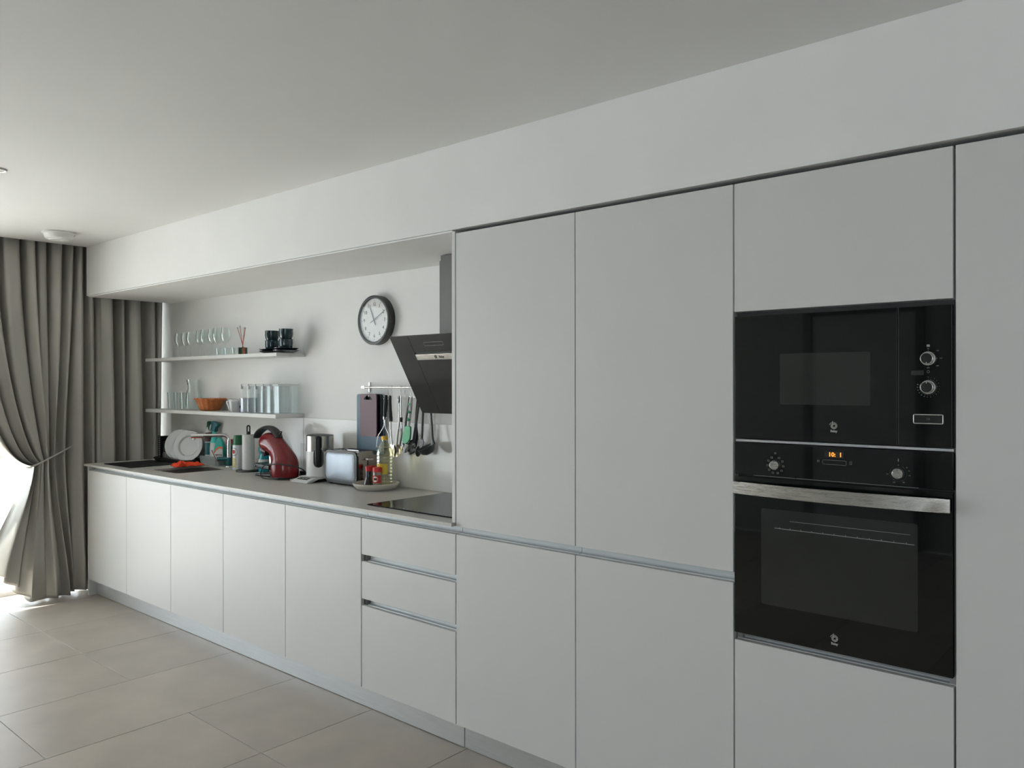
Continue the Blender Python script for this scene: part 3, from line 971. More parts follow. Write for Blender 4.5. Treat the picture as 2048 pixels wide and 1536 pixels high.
    pts = spline([(-0.075, -0.085, 1.045), (-0.045, -0.14, 1.025), (-0.040, -0.22, 0.985), (-0.042, -0.30, 0.945), (-0.065, -0.355, 0.920), (-0.16, -0.385, 0.905), (-0.24, -0.36, 0.93), (-0.28, -0.25, 0.98), (-0.26, -0.13, 1.03)], 6)
    obj('tieback', tube(NB(), pts, 0.006, seg=8, flat=0.6), 'curtain', c, label='narrow grey tieback band')
    tr_ = obj('curtain_track', B(-0.19, -0.15, -3.9, 0.57, 2.565, 2.598), 'wframe', c, smooth=0)
make_curtain()

# ================================================================== UPPER SHELF
Z1, Z2 = 1.6645, 1.2945
ordn = ['first', 'second', 'third', 'fourth', 'fifth', 'sixth', 'seventh', 'eighth']
def wineglass(z_h, rb, name_lab):
    g = thing('wine_glass', name_lab, 'wine glass', (0, 0, Z1), group='wine glasses on the upper shelf')
    hs = z_h * 0.44
    bowl = [(0.0035, hs), (rb * 0.55, hs + 0.010), (rb * 0.93, hs + 0.035), (rb, hs + 0.052), (rb * 0.93, hs + 0.078), (rb * 0.80, z_h), (rb * 0.775, z_h), (rb * 0.90, hs + 0.078), (rb * 0.965, hs + 0.052), (rb * 0.89, hs + 0.036), (rb * 0.5, hs + 0.013), (0, hs + 0.005)]
    obj('bowl', lathe(NB(), bowl, 0, 0, 0, 24), 'glass', g, world=False)
    obj('stem', lathe(NB(), [(0.0035, hs + .0005), (0.0028, hs * 0.6), (0.003, hs * 0.2), (0.006, 0.006)], 0, 0, 0, 12), 'glass', g, world=False)
    obj('foot', lathe(NB(), [(0.006, 0.006), (0.030, 0.002), (0.032, 0.0008), (0.030, 0.0), (0, 0.0)], 0, 0, 0, 24), 'glass', g, world=False)
    return g
ga = wineglass(0.172, 0.031, 'first wine glass from the left on the upper shelf, round-bowled')
ga.location = (0.372, 0.462, Z1)
dup(ga, (0.475, 0.458, Z1), label='second wine glass from the left on the upper shelf, round-bowled')
dup(ga, (0.575, 0.445, Z1), label='third wine glass from the left on the upper shelf, round-bowled')
gb = wineglass(0.190, 0.034, 'fourth wine glass from the left on the upper shelf, first of the taller ones')
gb.location = (0.560, 0.522, Z1)
for i, (x, y) in enumerate([(0.655, 0.505), (0.74, 0.515), (0.825, 0.505), (0.915, 0.515)]):
    dup(gb, (x, y, Z1), label='%s wine glass from the left on the upper shelf, tall bowl%s' % (ordn[4 + i], ', nearest the small tumblers' if i == 3 else ''))
tb = obj('glass_tumbler', lathe(NB(), [(0, 0), (0.024, 0), (0.030, 0.048), (0.0285, 0.048), (0.0225, 0.006), (0, 0.006)], seg=24), 'tglass', world=False)
tag(tb, 'short clear tumbler on the upper shelf, closest to the wine glasses', 'glass', 'short tumblers on the upper shelf')
tb.location = (0.975, 0.440, Z1)
for x, y, l in ((1.055, 0.455, 'short clear tumbler on the upper shelf, middle one of three'), (1.135, 0.462, 'short clear tumbler on the upper shelf, next to the reed diffuser')):
    t2 = tb.copy()
    COL.objects.link(t2)
    t2.location = (x, y, Z1)
    t2['label'] = l
# reed diffuser
rd = thing('reed_diffuser', 'small dark patterned box with three orange-red scent reeds on the upper shelf', 'diffuser', (1.222, 0.462, Z1), R(38))
obj('box', B(-0.0215, 0.0215, -0.0215, 0.0215, 0, 0.046, bev=0.001), 'dgreen', rd, world=False)
obj('printed_side', B(0.002, 0.0212, -0.0222, -0.0212, 0.002, 0.042), 'terra', rd, world=False, smooth=0)
obj('printed_side', B(-0.006, 0.004, -0.0224, -0.0214, 0.006, 0.040), 'green', rd, world=False, smooth=0)
obj('printed_side', B(-0.0212, 0.0212, -0.0224, -0.0214, 0.0, 0.005), 'terra', rd, world=False, smooth=0)
rd.rotation_euler = (0, 0, R(40))
for (a, b_) in (((-0.034, 0.0), 'reed'), ((-0.020, 0.004), 'reed'), ((0.010, 0.0), 'reed'), ((0.014, 0.006), 'reed')):
    x, y = a
    o = obj('reed', tube(NB(), [(-x * 0.25, -y, 0.030), (x, y, 0.170 + 0.01 * (x < -.015) * (x > -.03))], 0.0017, seg=6), 'reed', rd, world=False)
    zt = 0.170 + 0.01 * (x < -.015) * (x > -.03)
    obj('reed_tip', tube(NB(), [(x * .96, y, zt - 0.006), (x * 1.02, y, zt + 0.006)], 0.0021, seg=6), 'reedtip', o, world=False)
# mugs on saucers
def mug(lab, loc, rz):
    g = thing('mug', lab, 'mug', loc, rz, group='dark teal mugs on the upper shelf')
    obj('body', lathe(NB(), [(0, 0.0005), (0.027, 0.0005), (0.034, 0.006), (0.0405, 0.022), (0.0425, 0.042), (0.0415, 0.058), (0.0425, 0.0655), (0.040, 0.0655), (0.039, 0.056), (0.0395, 0.042), (0.037, 0.022), (0.030, 0.010), (0, 0.007)], 0, 0, 0, 32), 'mug', g, world=False)
    obj('handle', tube(NB(), spline([(0.039, 0, 0.054), (0.056, 0, 0.056), (0.065, 0, 0.044), (0.060, 0, 0.028), (0.047, 0, 0.016), (0.036, 0, 0.013)], 5), 0.0045, seg=8, flat=1.3, up=(0, 1, 0)), 'mug', g, world=False)
    return g
def saucer(lab, loc):
    o = obj('saucer', lathe(NB(), [(0, 0.0004), (0.040, 0.0004), (0.045, 0.002), (0.0775, 0.0145), (0.0785, 0.017), (0.076, 0.017), (0.046, 0.006), (0, 0.005)], seg=40), 'navy', world=False)
    o.location = loc
    return tag(o, lab, 'saucer', 'dark saucers under the mugs')
MA, MB_ = (1.478, 0.512), (1.672, 0.486)
saucer('dark saucer, lower of the pair under the left mugs', (*MA, Z1))
saucer('dark saucer, upper of the pair under the left mugs', (*MA, Z1 + 0.0125))
saucer('dark saucer, lower of the pair at the end of the upper shelf', (*MB_, Z1))
saucer('dark saucer, upper of the pair at the end of the upper shelf', (*MB_, Z1 + 0.0125))
mug('dark teal mug standing on the left pair of saucers', (*MA, Z1 + 0.0178), R(-38))
mug('dark teal mug on top of the left stack', (*MA, Z1 + 0.0178 + 0.060), R(-58))
mug('dark teal mug standing on the right pair of saucers', (*MB_, Z1 + 0.0178), R(-42))
mug('dark teal mug on top of the right stack at the shelf end', (*MB_, Z1 + 0.0178 + 0.062), R(-55))

# ================================================================== LOWER SHELF
def tall_t(lab, loc):
    o = obj('water_glass', lathe(NB(), [(0, 0), (0.0245, 0), (0.0255, 0.004), (0.0315, 0.124), (0.0298, 0.124), (0.024, 0.010), (0, 0.010)], seg=28), 'tglass', world=False)
    o.location = loc
    return tag(o, lab, 'glass', 'tall tumblers on the lower shelf')
tall_t('tall clear tumbler on the lower shelf, nearest the curtain', (0.268, 0.458, Z2))
tall_t('tall clear tumbler on the lower shelf, middle one of three', (0.372, 0.455, Z2))
tall_t('tall clear tumbler on the lower shelf, just left of the wicker basket', (0.478, 0.448, Z2))
cf = thing('carafe', 'clear glass carafe with a flared neck, behind the tumblers on the lower shelf', 'carafe', (0.425, 0.535, Z2))
obj('body', lathe(NB(), [(0, 0), (0.050, 0), (0.054, 0.006), (0.054, 0.075), (0.050, 0.105), (0.036, 0.150), (0.034, 0.165), (0.045, 0.214), (0.043, 0.214), (0.032, 0.165), (0.034, 0.150), (0.048, 0.105), (0.052, 0.075), (0.052, 0.012), (0, 0.010)], seg=32), 'glass', cf, world=False)
obj('print', prism(NB(), disc(0.006, 0.184, 0.0045, 10), 'y', -0.0405, -0.0395), 'black', cf, world=False, label='small black printed mark')
bk = thing('basket', 'copper-brown fluted wicker basket on the lower shelf', 'basket', (0.742, 0.497, Z2))
obj('weave', lathe(NB(), [(0, 0.001), (0.066, 0.001), (0.074, 0.010), (0.108, 0.078), (0.112, 0.080), (0.104, 0.076), (0.070, 0.012), (0, 0.006)], seg=80, sy=0.86, flute=0.035, nfl=16), 'wicker', bk, world=False, smooth=60)
pr = []
for i in range(160):
    a = 2 * PI * i / 160
    r_ = 0.111 * (1 + 0.035 * math.cos(16 * a))
    pr.append((r_ * math.cos(a), 0.86 * r_ * math.sin(a), 0.0805 + 0.002 * math.sin(40 * a)))
obj('rim', tube(NB(), pr, 0.0042, seg=6, closed=True), 'wicker', bk, world=False)
mj = thing('measuring_jug', 'small translucent white jug with a curved handle beside the wicker basket', 'jug', (1.092, 0.480, Z2))
obj('body', lathe(NB(), [(0, 0), (0.034, 0), (0.036, 0.004), (0.043, 0.072), (0.0415, 0.072), (0.034, 0.007), (0, 0.006)], 0.005, 0, 0, 28), 'milk', mj, world=False)
obj('handle', tube(NB(), spline([(-0.036, 0.0, 0.076), (-0.068, -0.012, 0.070), (-0.074, -0.014, 0.058), (-0.062, -0.012, 0.040), (-0.050, -0.008, 0.008)], 6), 0.0055, seg=8, flat=0.7), 'white', mj, world=False, label='white curved handle')
obj('rim', tube(NB(), [(0.005 + 0.043 * math.cos(a * PI / 12), 0.043 * math.sin(a * PI / 12), 0.073 + 0.012 * max(0, -math.cos(a * PI / 12))) for a in range(24)], 0.0038, seg=6, closed=True), 'white', mj, world=False)
cn = thing('canister', 'grey metallic canister on the lower shelf, left of the clear boxes', 'canister', (1.192, 0.520, Z2))
obj('body', lathe(NB(), [(0, 0), (0.054, 0), (0.056, 0.002), (0.056, 0.084), (0.058, 0.087), (0.058, 0.091), (0.054, 0.091), (0.053, 0.004), (0, 0.004)], seg=36), 'lilac', cn, world=False)
bm = prism(NB(), rr(0, 0.035, 0.018, 0.014, 0.003, 3), 'y', -0.0572, -0.0555)
bm.transform(Matrix.Rotation(R(-10), 4, 'Z'))
obj('print', bm, 'black', cn, world=False, label='small dark printed mark')
for i in range(5):
    x = 1.2975 + i * 0.0835 if i < 4 else 1.6420
    bx = thing('storage_box', ['clear plastic storage box with white lid, nearest the grey canister', 'second clear plastic storage box from the left on the lower shelf',
        'middle one of the five clear storage boxes on the lower shelf', 'fourth clear plastic storage box from the left on the lower shelf',
        'clear plastic storage box at the free end of the lower shelf'][i], 'storage box', (x, 0.502, Z2), group='clear storage boxes with white lids')
    w0, w1 = 0.0335, 0.0375
    bm = NB()
    d0, d1 = 0.066, 0.071
    rings = []
    for (w_, d_, z) in ((w0, d0, 0.001), (w1, d1, 0.168), (w1 - .002, d1 - .002, 0.168), (w0 - .002, d0 - .002, 0.004)):
        rings.append([bm.verts.new((px, py, z)) for px, py in rr(0, 0, 2 * w_, 2 * d_, 0.010, 3)])
    for a, b_ in zip(rings, rings[1:]):
        for q in range(len(a)):
            bm.faces.new((a[q], a[(q + 1) % len(a)], b_[(q + 1) % len(a)], b_[q]))
    bm.faces.new(rings[0])
    bm.faces.new(rings[-1])
    obj('container', bm, 'plast', bx, world=False, smooth=26)
    obj('lid', prism(NB(), rr(0, 0, 0.0785, 0.146, 0.011, 3), 'z', 0.1685, 0.181, 0.0015), 'milk', bx, world=False, label='white translucent lid')
    obj('clip', B(-0.0405, -0.0370, -0.076, -0.060, 0.150, 0.182, bev=0.001), 'white', bx, world=False)

# ================================================================== COUNTER, SINK END
zc = ZT + 0.0004
mt = thing('drying_mat', 'flat black drying mat on the worktop at the curtain end', 'mat', (0.3, 0.23, ZT))
obj('pad', prism(NB(), rr(0.295, 0.228, 0.42, 0.336, 0.012, 4), 'z', zc, zc + 0.004, 0.001), 'matb', mt)
bm = NB()
obj('seam', B(0.30, 0.3035, 0.066, 0.390, zc + 0.0038, zc + 0.0052), 'black', mt, smooth=0)
rk = thing('dish_rack', 'black dish drainer with a perforated cutlery holder and plates, against the wall', 'dish rack', (0.33, 0.49, ZT))
bm = NB()
obj('tray', prism(NB(), rr(0.325, 0.492, 0.47, 0.168, 0.02, 4), 'z', zc + 0.004, zc + 0.012, 0.002), 'black', rk)
o = rr(0.325, 0.492, 0.47, 0.168, 0.02, 4)
obj('tray_rim', tube(NB(), [(x, y, zc + 0.020) for x, y in o], 0.0085, seg=6, closed=True), 'black', rk)
for i in range(4):
    obj('foot', lathe(NB(), [(0, 0), (0.010, 0), (0.010, 0.005), (0, 0.005)], (0.13, 0.13, 0.52, 0.52)[i], (0.44, 0.55, 0.44, 0.55)[i], zc, 10), 'black', rk)
bm = NB()
# holder: four ladder-like walls with square openings
def ladder(p0, p1, z0, z1, n, t=0.003):
    d = Vector((p1[0] - p0[0], p1[1] - p0[1], 0))
    L_ = d.length
    d.normalize()
    nn = Vector((-d.y, d.x, 0))
    def bar(a, b_, za, zb):
        g = B(a, b_, -t / 2, t / 2, za, zb)
        mx = Matrix(((d.x, nn.x, 0, p0[0]), (d.y, nn.y, 0, p0[1]), (0, 0, 1, 0), (0, 0, 0, 1)))
        g.transform(mx)
        me = bpy.data.meshes.new('tmp')
        g.to_mesh(me)
        g.free()
        bm.from_mesh(me)
        bpy.data.meshes.remove(me)
    k = max(1, round(L_ / 0.026))
    for i in range(k + 1):
        c_ = L_ * i / k
        bar(max(0, c_ - 0.005), min(L_, c_ + 0.005), z0, z1)
    for j in range(n + 1):
        z = z0 + (z1 - z0) * j / n
        bar(0, L_, z - 0.0028, z + 0.0028)
ladder((0.112, 0.432), (0.150, 0.432), 0.945, 1.100, 11)
obj('cutlery_holder', bm, 'black', rk, smooth=0, label='black perforated cutlery holder front')
obj('holder_side', B(0.150, 0.154, 0.430, 0.500, 0.945, 1.100, bev=0.001), 'black', rk)
obj('knife_block', B(0.165, 0.245, 0.440, 0.500, 0.945, 1.062, bev=0.003), 'black', rk)
obj('back_panel', B(0.158, 0.330, 0.510, 0.520, 0.945, 1.105, bev=0.002), 'satinblack', rk)
wires = []
for i in range(15):
    x = 0.205 + i * 0.0205
    obj('wire_loop', tube(NB(), [(x, 0.425, 0.932), (x, 0.424, 0.975), (x + 0.003, 0.428, 0.984), (x + 0.008, 0.432, 0.984), (x + 0.011, 0.434, 0.975), (x + 0.011, 0.435, 0.932)], 0.0013, seg=5), 'steel', rk)
for i, (x, y, lab) in enumerate(((0.318, 0.497, 'white plate standing in the dish rack, rearmost of three'), (0.392, 0.488, 'white plate standing in the dish rack, middle of three'), (0.505, 0.470, 'white plate standing in the dish rack, nearest and fully visible'))):
    p_ = obj('plate', lathe(NB(), [(0, 0.002), (0.058, 0.002), (0.066, 0.004), (0.076, 0.0145), (0.106, 0.0205), (0.1075, 0.0225), (0.105, 0.0232), (0.075, 0.0175), (0.064, 0.0075), (0, 0.0055)], seg=56), 'porc', world=False, smooth=28)
    p_.rotation_euler = (Matrix.Rotation(R(-52), 4, 'Z') @ Matrix.Rotation(R(0), 4, 'X') @ Matrix.Rotation(R(80), 4, 'X')).to_euler()
    p_.rotation_euler = (Matrix.Rotation(R(33), 4, 'Z') @ Matrix.Rotation(R(76), 4, 'X')).to_euler()
    p_.location = (x, y, 0.935 + 0.1075 * math.sin(R(76)))
    tag(p_, lab, 'plate', 'plates in the dish rack')
# orange cloth
def cloth():
    bm = NB()
    N = 34
    rows = []
    rnd = random.Random(11)
    for layer in range(2):
        rows = []
        for i in range(N + 1):
            col = []
            for j in range(N + 1):
                u, v = i / N, j / N
                x = -0.105 + 0.21 * u - 0.05 * v
                y = -0.15 + (0.31 if layer == 0 else 0.20) * v
                if layer == 1:
                    x = -0.03 + 0.15 * u - 0.02 * v
                    y = -0.155 + 0.19 * v
                e = min(u, 1 - u, v, 1 - v)
                h = 0.005 + layer * 0.010
                h += 0.0065 * math.sin(19 * u + 7 * v + layer * 2) * math.sin(11 * v + 1) + 0.004 * math.sin(33 * u - 14 * v)
                h += 0.012 * math.exp(-((v - 0.35 - .1 * math.sin(6 * u)) / 0.12) ** 2) * (1 if layer else 0.6)
                h = max(h + 0.006, 0.002 + 0.002 * layer)
                h *= min(1, 0.25 + e * 9)
                x += 0.006 * math.sin(8 * v + layer)
                y += 0.008 * math.sin(7 * u + 2 * layer)
                col.append(bm.verts.new((x, y, h + 0.0015)))
            rows.append(col)
        for i in range(N):
            for j in range(N):
                bm.faces.new((rows[i][j], rows[i + 1][j], rows[i + 1][j + 1], rows[i][j + 1]))
    return bm
cl = obj('cleaning_cloth', cloth(), 'orange', world=False, smooth=180)
cl.location = (0.728, 0.345, ZT + 0.0050)
cl.scale = (0.62, 0.62, 1.0)
cl.rotation_euler = (0, 0, R(-8))
md = cl.modifiers.new('thickness', 'SOLIDIFY')
md.thickness = 0.002
md.offset = 1.0
tag(cl, 'crumpled bright orange cloth lying at the edge of the sink', 'cloth')
# tap
tp = thing('tap', 'tall chrome kitchen tap with an angular swan neck and teal-bodied valve', 'tap', (0.925, 0.532, ZT))
TX, TY = 0.925, 0.532
sd_ = Vector((-0.70, -0.71, 0)).normalized()
end = Vector((TX, TY, 0)) + sd_ * 0.245
obj('base_ring', lathe(NB(), [(0, 0), (0.026, 0), (0.026, 0.004), (0.022, 0.008), (0, 0.008)], TX, TY, zc, 24), 'chrome', tp)
pp = [(TX, TY, zc + 0.006), (TX, TY, 1.06), (TX, TY, 1.095)]
for k in range(1, 7):
    a = k / 6 * PI / 2
    q = Vector((TX, TY, 1.095)) + sd_ * (0.038 * (1 - math.cos(a))) + Vector((0, 0, 0.038 * math.sin(a)))
    pp.append(tuple(q))
pp.append(tuple(Vector((TX, TY, 1.133)) + sd_ * 0.17 + Vector((0, 0, -0.002))))
obj('neck', tube(NB(), pp, 0.0125, seg=16), 'chrome', tp)
a = Vector((TX, TY, 1.131)) + sd_ * 0.165
b_ = Vector((TX, TY, 1.128)) + sd_ * 0.245
hdn = obj('spray_head', tube(NB(), [tuple(a), tuple(a.lerp(b_, 0.05)), tuple(b_)], [0.0145, 0.0165, 0.0165], seg=16), 'chrome', tp)
c_ = b_ - sd_ * 0.016
obj('nozzle', tube(NB(), [(c_.x, c_.y, c_.z - 0.012), (c_.x, c_.y, c_.z - 0.026)], 0.0095, seg=12), 'chrome', hdn)
obj('valve_body', tube(NB(), [(TX, TY, 0.975), (TX - 0.062, TY - 0.045, 0.972)], [0.0150, 0.0140], seg=16), 'teal', tp, label='teal valve body')
obj('lower_column', tube(NB(), [(TX, TY, zc + 0.008), (TX, TY, 0.982)], 0.0148, seg=16), 'teal', tp, label='teal lower column')
la = Vector((TX - 0.066, TY - 0.047, 0.962))
obj('lever', tube(NB(), [tuple(la), tuple(la + Vector((-0.020, -0.030, 0.072)))], [0.0055, 0.0050], seg=10), 'chrome', tp)
obj('lever_cap', lathe(NB(), [(0, -0.006), (0.007, -0.004), (0.007, 0.004), (0, 0.006)], la.x, la.y, la.z - 0.002, 12), 'redcap', tp, label='small red marker')

# caddy with bottles behind the sink
cd = thing('sink_caddy', 'translucent grey oblong caddy holding cleaning bottles behind the sink', 'caddy', (0.69, 0.548, ZT))
bm = NB()
rings = []
for (w_, d_, z) in ((0.235, 0.084, 0.0), (0.245, 0.092, 0.052), (0.252, 0.096, 0.054), (0.252, 0.096, 0.060), (0.240, 0.086, 0.060), (0.228, 0.078, 0.004)):
    rings.append([bm.verts.new((px, py, z)) for px, py in rr(0, 0, w_, d_, 0.022, 4)])
for a, b_ in zip(rings, rings[1:]):
    for q in range(len(a)):
        bm.faces.new((a[q], a[(q + 1) % len(a)], b_[(q + 1) % len(a)], b_[q]))
bm.faces.new(rings[0])
bm.faces.new(rings[-1])
obj('bin', bm, 'caddyp', cd, world=False)
zb = ZT + 0.0045
# green capped spray bottle
g = thing('spray_bottle', 'white bottle with green nozzle cap and red logo, tallest at the back of the caddy', 'bottle', (0.616, 0.556, zb))
obj('body', lathe(NB(), [(0, 0), (0.026, 0), (0.029, 0.006), (0.029, 0.18), (0.024, 0.215), (0.016, 0.240), (0.014, 0.252), (0, 0.252)], seg=28), 'white', g, world=False)
obj('cap', prism(NB(), [(-0.016, 0.232), (0.020, 0.232), (0.016, 0.262), (0.006, 0.292), (-0.004, 0.292), (-0.010, 0.275)], 'y', -0.013, 0.013, 0.003), 'green', g, world=False, label='green nozzle cap')
obj('label', lathe(NB(), [(0.0296, 0.150), (0.0296, 0.185), (0.0248, 0.214)], seg=28), 'wine', g, world=False, label='dark red label band')
obj('label', lathe(NB(), [(0.0296, 0.060), (0.0296, 0.145)], seg=28), 'teal', g, world=False)
# teal trigger spray
g = thing('spray_bottle', 'teal trigger spray bottle in the caddy behind the tap spout', 'bottle', (0.690, 0.556, zb), R(8))
obj('body', lathe(NB(), [(0, 0), (0.032, 0), (0.035, 0.006), (0.035, 0.110), (0.031, 0.150), (0.022, 0.190), (0.016, 0.225), (0, 0.225)], seg=28, sy=0.8), 'turq', g, world=False)
obj('front_label', lathe(NB(), [(0.0356, 0.020), (0.0356, 0.108), (0.0322, 0.145)], seg=28, sy=0.8), 'wlabel', g, world=False, label='pale label')
obj('trigger_head', prism(NB(), [(-0.018, 0.222), (0.020, 0.222), (0.022, 0.252), (0.034, 0.262), (0.050, 0.262), (0.052, 0.272), (0.030, 0.288), (0.006, 0.294), (-0.022, 0.294)], 'y', -0.014, 0.014, 0.003), 'teal', g, world=False, label='dark teal spray head')
obj('trigger', tube(NB(), spline([(-0.014, -0.008, 0.280), (-0.028, -0.010, 0.262), (-0.036, -0.010, 0.236)], 4), 0.004, seg=6), 'white', g, world=False, label='white trigger')
# turquoise disinfectant bottle
g = thing('detergent_bottle', 'turquoise bottle with white and orange label at the front of the caddy', 'bottle', (0.773, 0.549, zb), R(30))
g.scale = (0.88, 0.9, 1)
bodyp = [(-0.040, 0), (0.040, 0), (0.042, 0.05), (0.042, 0.115), (0.034, 0.150), (0.020, 0.176), (0.012, 0.182), (-0.012, 0.182), (-0.030, 0.150), (-0.042, 0.10)]
obj('body', prism(NB(), bodyp, 'y', -0.018, 0.018, 0.007), 'turq', g, world=False)
obj('label', prism(NB(), [(-0.036, 0.018), (0.036, 0.018), (0.036, 0.105), (0.010, 0.112), (-0.016, 0.098), (-0.036, 0.072)], 'y', -0.0192, -0.0178), 'wlabel', g, world=False, label='white label')
obj('label_band', prism(NB(), [(-0.036, 0.074), (-0.016, 0.100), (0.010, 0.114), (0.036, 0.107), (0.036, 0.120), (0.008, 0.126), (-0.020, 0.111), (-0.038, 0.086)], 'y', -0.0194, -0.0178), 'label', g, world=False, label='orange curved band')
bm = NB()
obj('label_print', B(-0.034, 0.034, -0.0196, -0.019, 0.018, 0.034), 'label', g, world=False)
t_ = text('lettering', 'SANYTOL', 0.015, 'navy', g, (0, 0, 0), rot=(PI / 2, 0, 0), bold=0.0003)
inv = wmat(g)
for v in t_.data.vertices:
    c_ = inv @ v.co
    v.co = Vector((c_.x, -0.0198 + c_.y, 0.066 + c_.z))
# small green bottle with red cap
g = thing('detergent_bottle', 'small green bottle with a red cap and dark label in front of the tap column', 'bottle', (0.858, 0.572, ZT + .0005))
obj('body', lathe(NB(), [(0, 0), (0.032, 0), (0.034, 0.008), (0.034, 0.085), (0.026, 0.125), (0.018, 0.150), (0, 0.150)], seg=24, sy=0.6), 'green', g, world=False)
obj('cap', lathe(NB(), [(0, 0.150), (0.020, 0.150), (0.020, 0.175), (0.017, 0.180), (0, 0.180)], seg=24), 'redcap', g, world=False, label='red cap')
obj('label', lathe(NB(), [(0.0345, 0.03), (0.0345, 0.082)], seg=24, sy=0.6), 'wine', g, world=False)
# tin with green cap
g = thing('spray_can', 'silver aerosol can with green cap and round red-and-white emblem', 'can', (1.128, 0.482, ZT), R(30))
obj('body', lathe(NB(), [(0, 0.0005), (0.034, 0.0005), (0.036, 0.004), (0.036, 0.145), (0.034, 0.160), (0.030, 0.168), (0, 0.168)], seg=36), 'tin', g, world=False)
obj('cap', lathe(NB(), [(0, 0.160), (0.0335, 0.160), (0.032, 0.178), (0.0275, 0.196), (0.0265, 0.222), (0.025, 0.224), (0, 0.224)], seg=36), 'green', g, world=False, label='green cap')
def wrap(par, name, m, r_, a0, a1, z0, z1, label=None, n=10, dz=None):
    bm = NB()
    rows = []
    for i in range(n + 1):
        a = R(a0 + (a1 - a0) * i / n)
        off = dz(i / n) if dz else 0
        rows.append((bm.verts.new((r_ * math.cos(a), r_ * math.sin(a), z0 + off)), bm.verts.new((r_ * math.cos(a), r_ * math.sin(a), z1 + off))))
    for a, b_ in zip(rows, rows[1:]):
        bm.faces.new((a[0], b_[0], b_[1], a[1]))
    return obj(name, bm, m, par, world=False, label=label)
def wrapdisc(par, name, m, r_, ac, zc_, rad, label=None, y=0.0):
    bm = NB()
    c0 = bm.verts.new((r_ * math.cos(R(ac)), r_ * math.sin(R(ac)), zc_))
    vs = []
    for i in range(24):
        t_ = 2 * PI * i / 24
        a = R(ac) + rad * math.cos(t_) / r_
        vs.append(bm.verts.new((r_ * math.cos(a), r_ * math.sin(a), zc_ + rad * math.sin(t_))))
    for i in range(24):
        bm.faces.new((c0, vs[i], vs[(i + 1) % 24]))
    return obj(name, bm, m, par, world=False, label=label)
em = wrapdisc(g, 'emblem', 'black', 0.0363, -108, 0.118, 0.026)
em = wrapdisc(g, 'emblem_disc', 'white', 0.0366, -111, 0.118, 0.023, 'white disc')
em = wrapdisc(g, 'emblem_mark', 'redlabel', 0.0369, -112, 0.118, 0.013, 'red centre')
for k in range(4):
    wrap(g, 'yellow_stripe', 'ylabel', 0.0364, -128, -82 + 0 * k, 0.012 + k * 0.016, 0.021 + k * 0.016, dz=lambda t: 0.010 * math.sin(PI * t))
# paper towel
g = thing('paper_towel_holder', 'white paper towel roll on a black stand with a looped handle', 'paper towel holder', (1.270, 0.472, ZT))
obj('stand_base', lathe(NB(), [(0, 0.0003), (0.076, 0.0003), (0.078, 0.004), (0.076, 0.010), (0.06, 0.012), (0, 0.012)], seg=40), 'black', g, world=False)
obj('roll', lathe(NB(), [(0.018, 0.0125), (0.038, 0.0125), (0.0385, 0.016), (0.0385, 0.232), (0.0375, 0.235), (0.018, 0.235), (0.018, 0.0125)], seg=40), 'paper', g, world=False)
obj('rod', tube(NB(), [(0, 0, 0.012), (0, 0, 0.236)], 0.009, seg=12), 'black', g, world=False)
lp = [(0.0085 * math.cos(a), 0.0085 * 0.3 * 0, 0.282 + 0.0085 * math.sin(a)) for a in [PI * k / 8 for k in range(9)]]
lp = [(0.0085, 0, 0.236)] + lp + [(-0.0085, 0, 0.236), (-0.0085, 0, 0.232)]
hl = tube(NB(), lp, 0.0048, seg=8)
hl.transform(Matrix.Rotation(R(40), 4, 'Z'))
obj('handle_loop', hl, 'black', g, world=False)
g2 = tube(NB(), [(0, 0, 0.232), (0, 0, 0.254)], 0.0125, seg=12)
obj('handle_neck', g2, 'black', g, world=False)
# turquoise bottle and blue pack behind the coffee machine
g = thing('dish_soap_bottle', 'waisted bottle of clear aqua liquid standing behind the coffee machine', 'bottle', (1.392, 0.507, ZT))
obj('body', lathe(NB(), [(0, 0.0005), (0.036, 0.0005), (0.0385, 0.006), (0.0385, 0.085), (0.034, 0.100), (0.029, 0.112), (0.034, 0.128), (0.0385, 0.142), (0.036, 0.160), (0.026, 0.180), (0.013, 0.200), (0.012, 0.208), (0, 0.208)], seg=32, sy=0.8), 'aqua', g, world=False)
obj('label', lathe(NB(), [(0.0392, 0.030), (0.0392, 0.083)], seg=32, sy=0.8), 'wlabel', g, world=False, label='white label band')
obj('cap', lathe(NB(), [(0, 0.208), (0.014, 0.208), (0.012, 0.224), (0.006, 0.230), (0, 0.230)], seg=20), 'teal', g, world=False)
g = obj('detergent_pack', B(-0.026, 0.026, -0.020, 0.020, 0.0, 0.150, bev=0.006), 'blue', world=False)
g.location = (1.475, 0.556, ZT + 0.0005)
tag(g, 'plain blue pack half hidden between the aqua bottle and the coffee machine', 'pack')
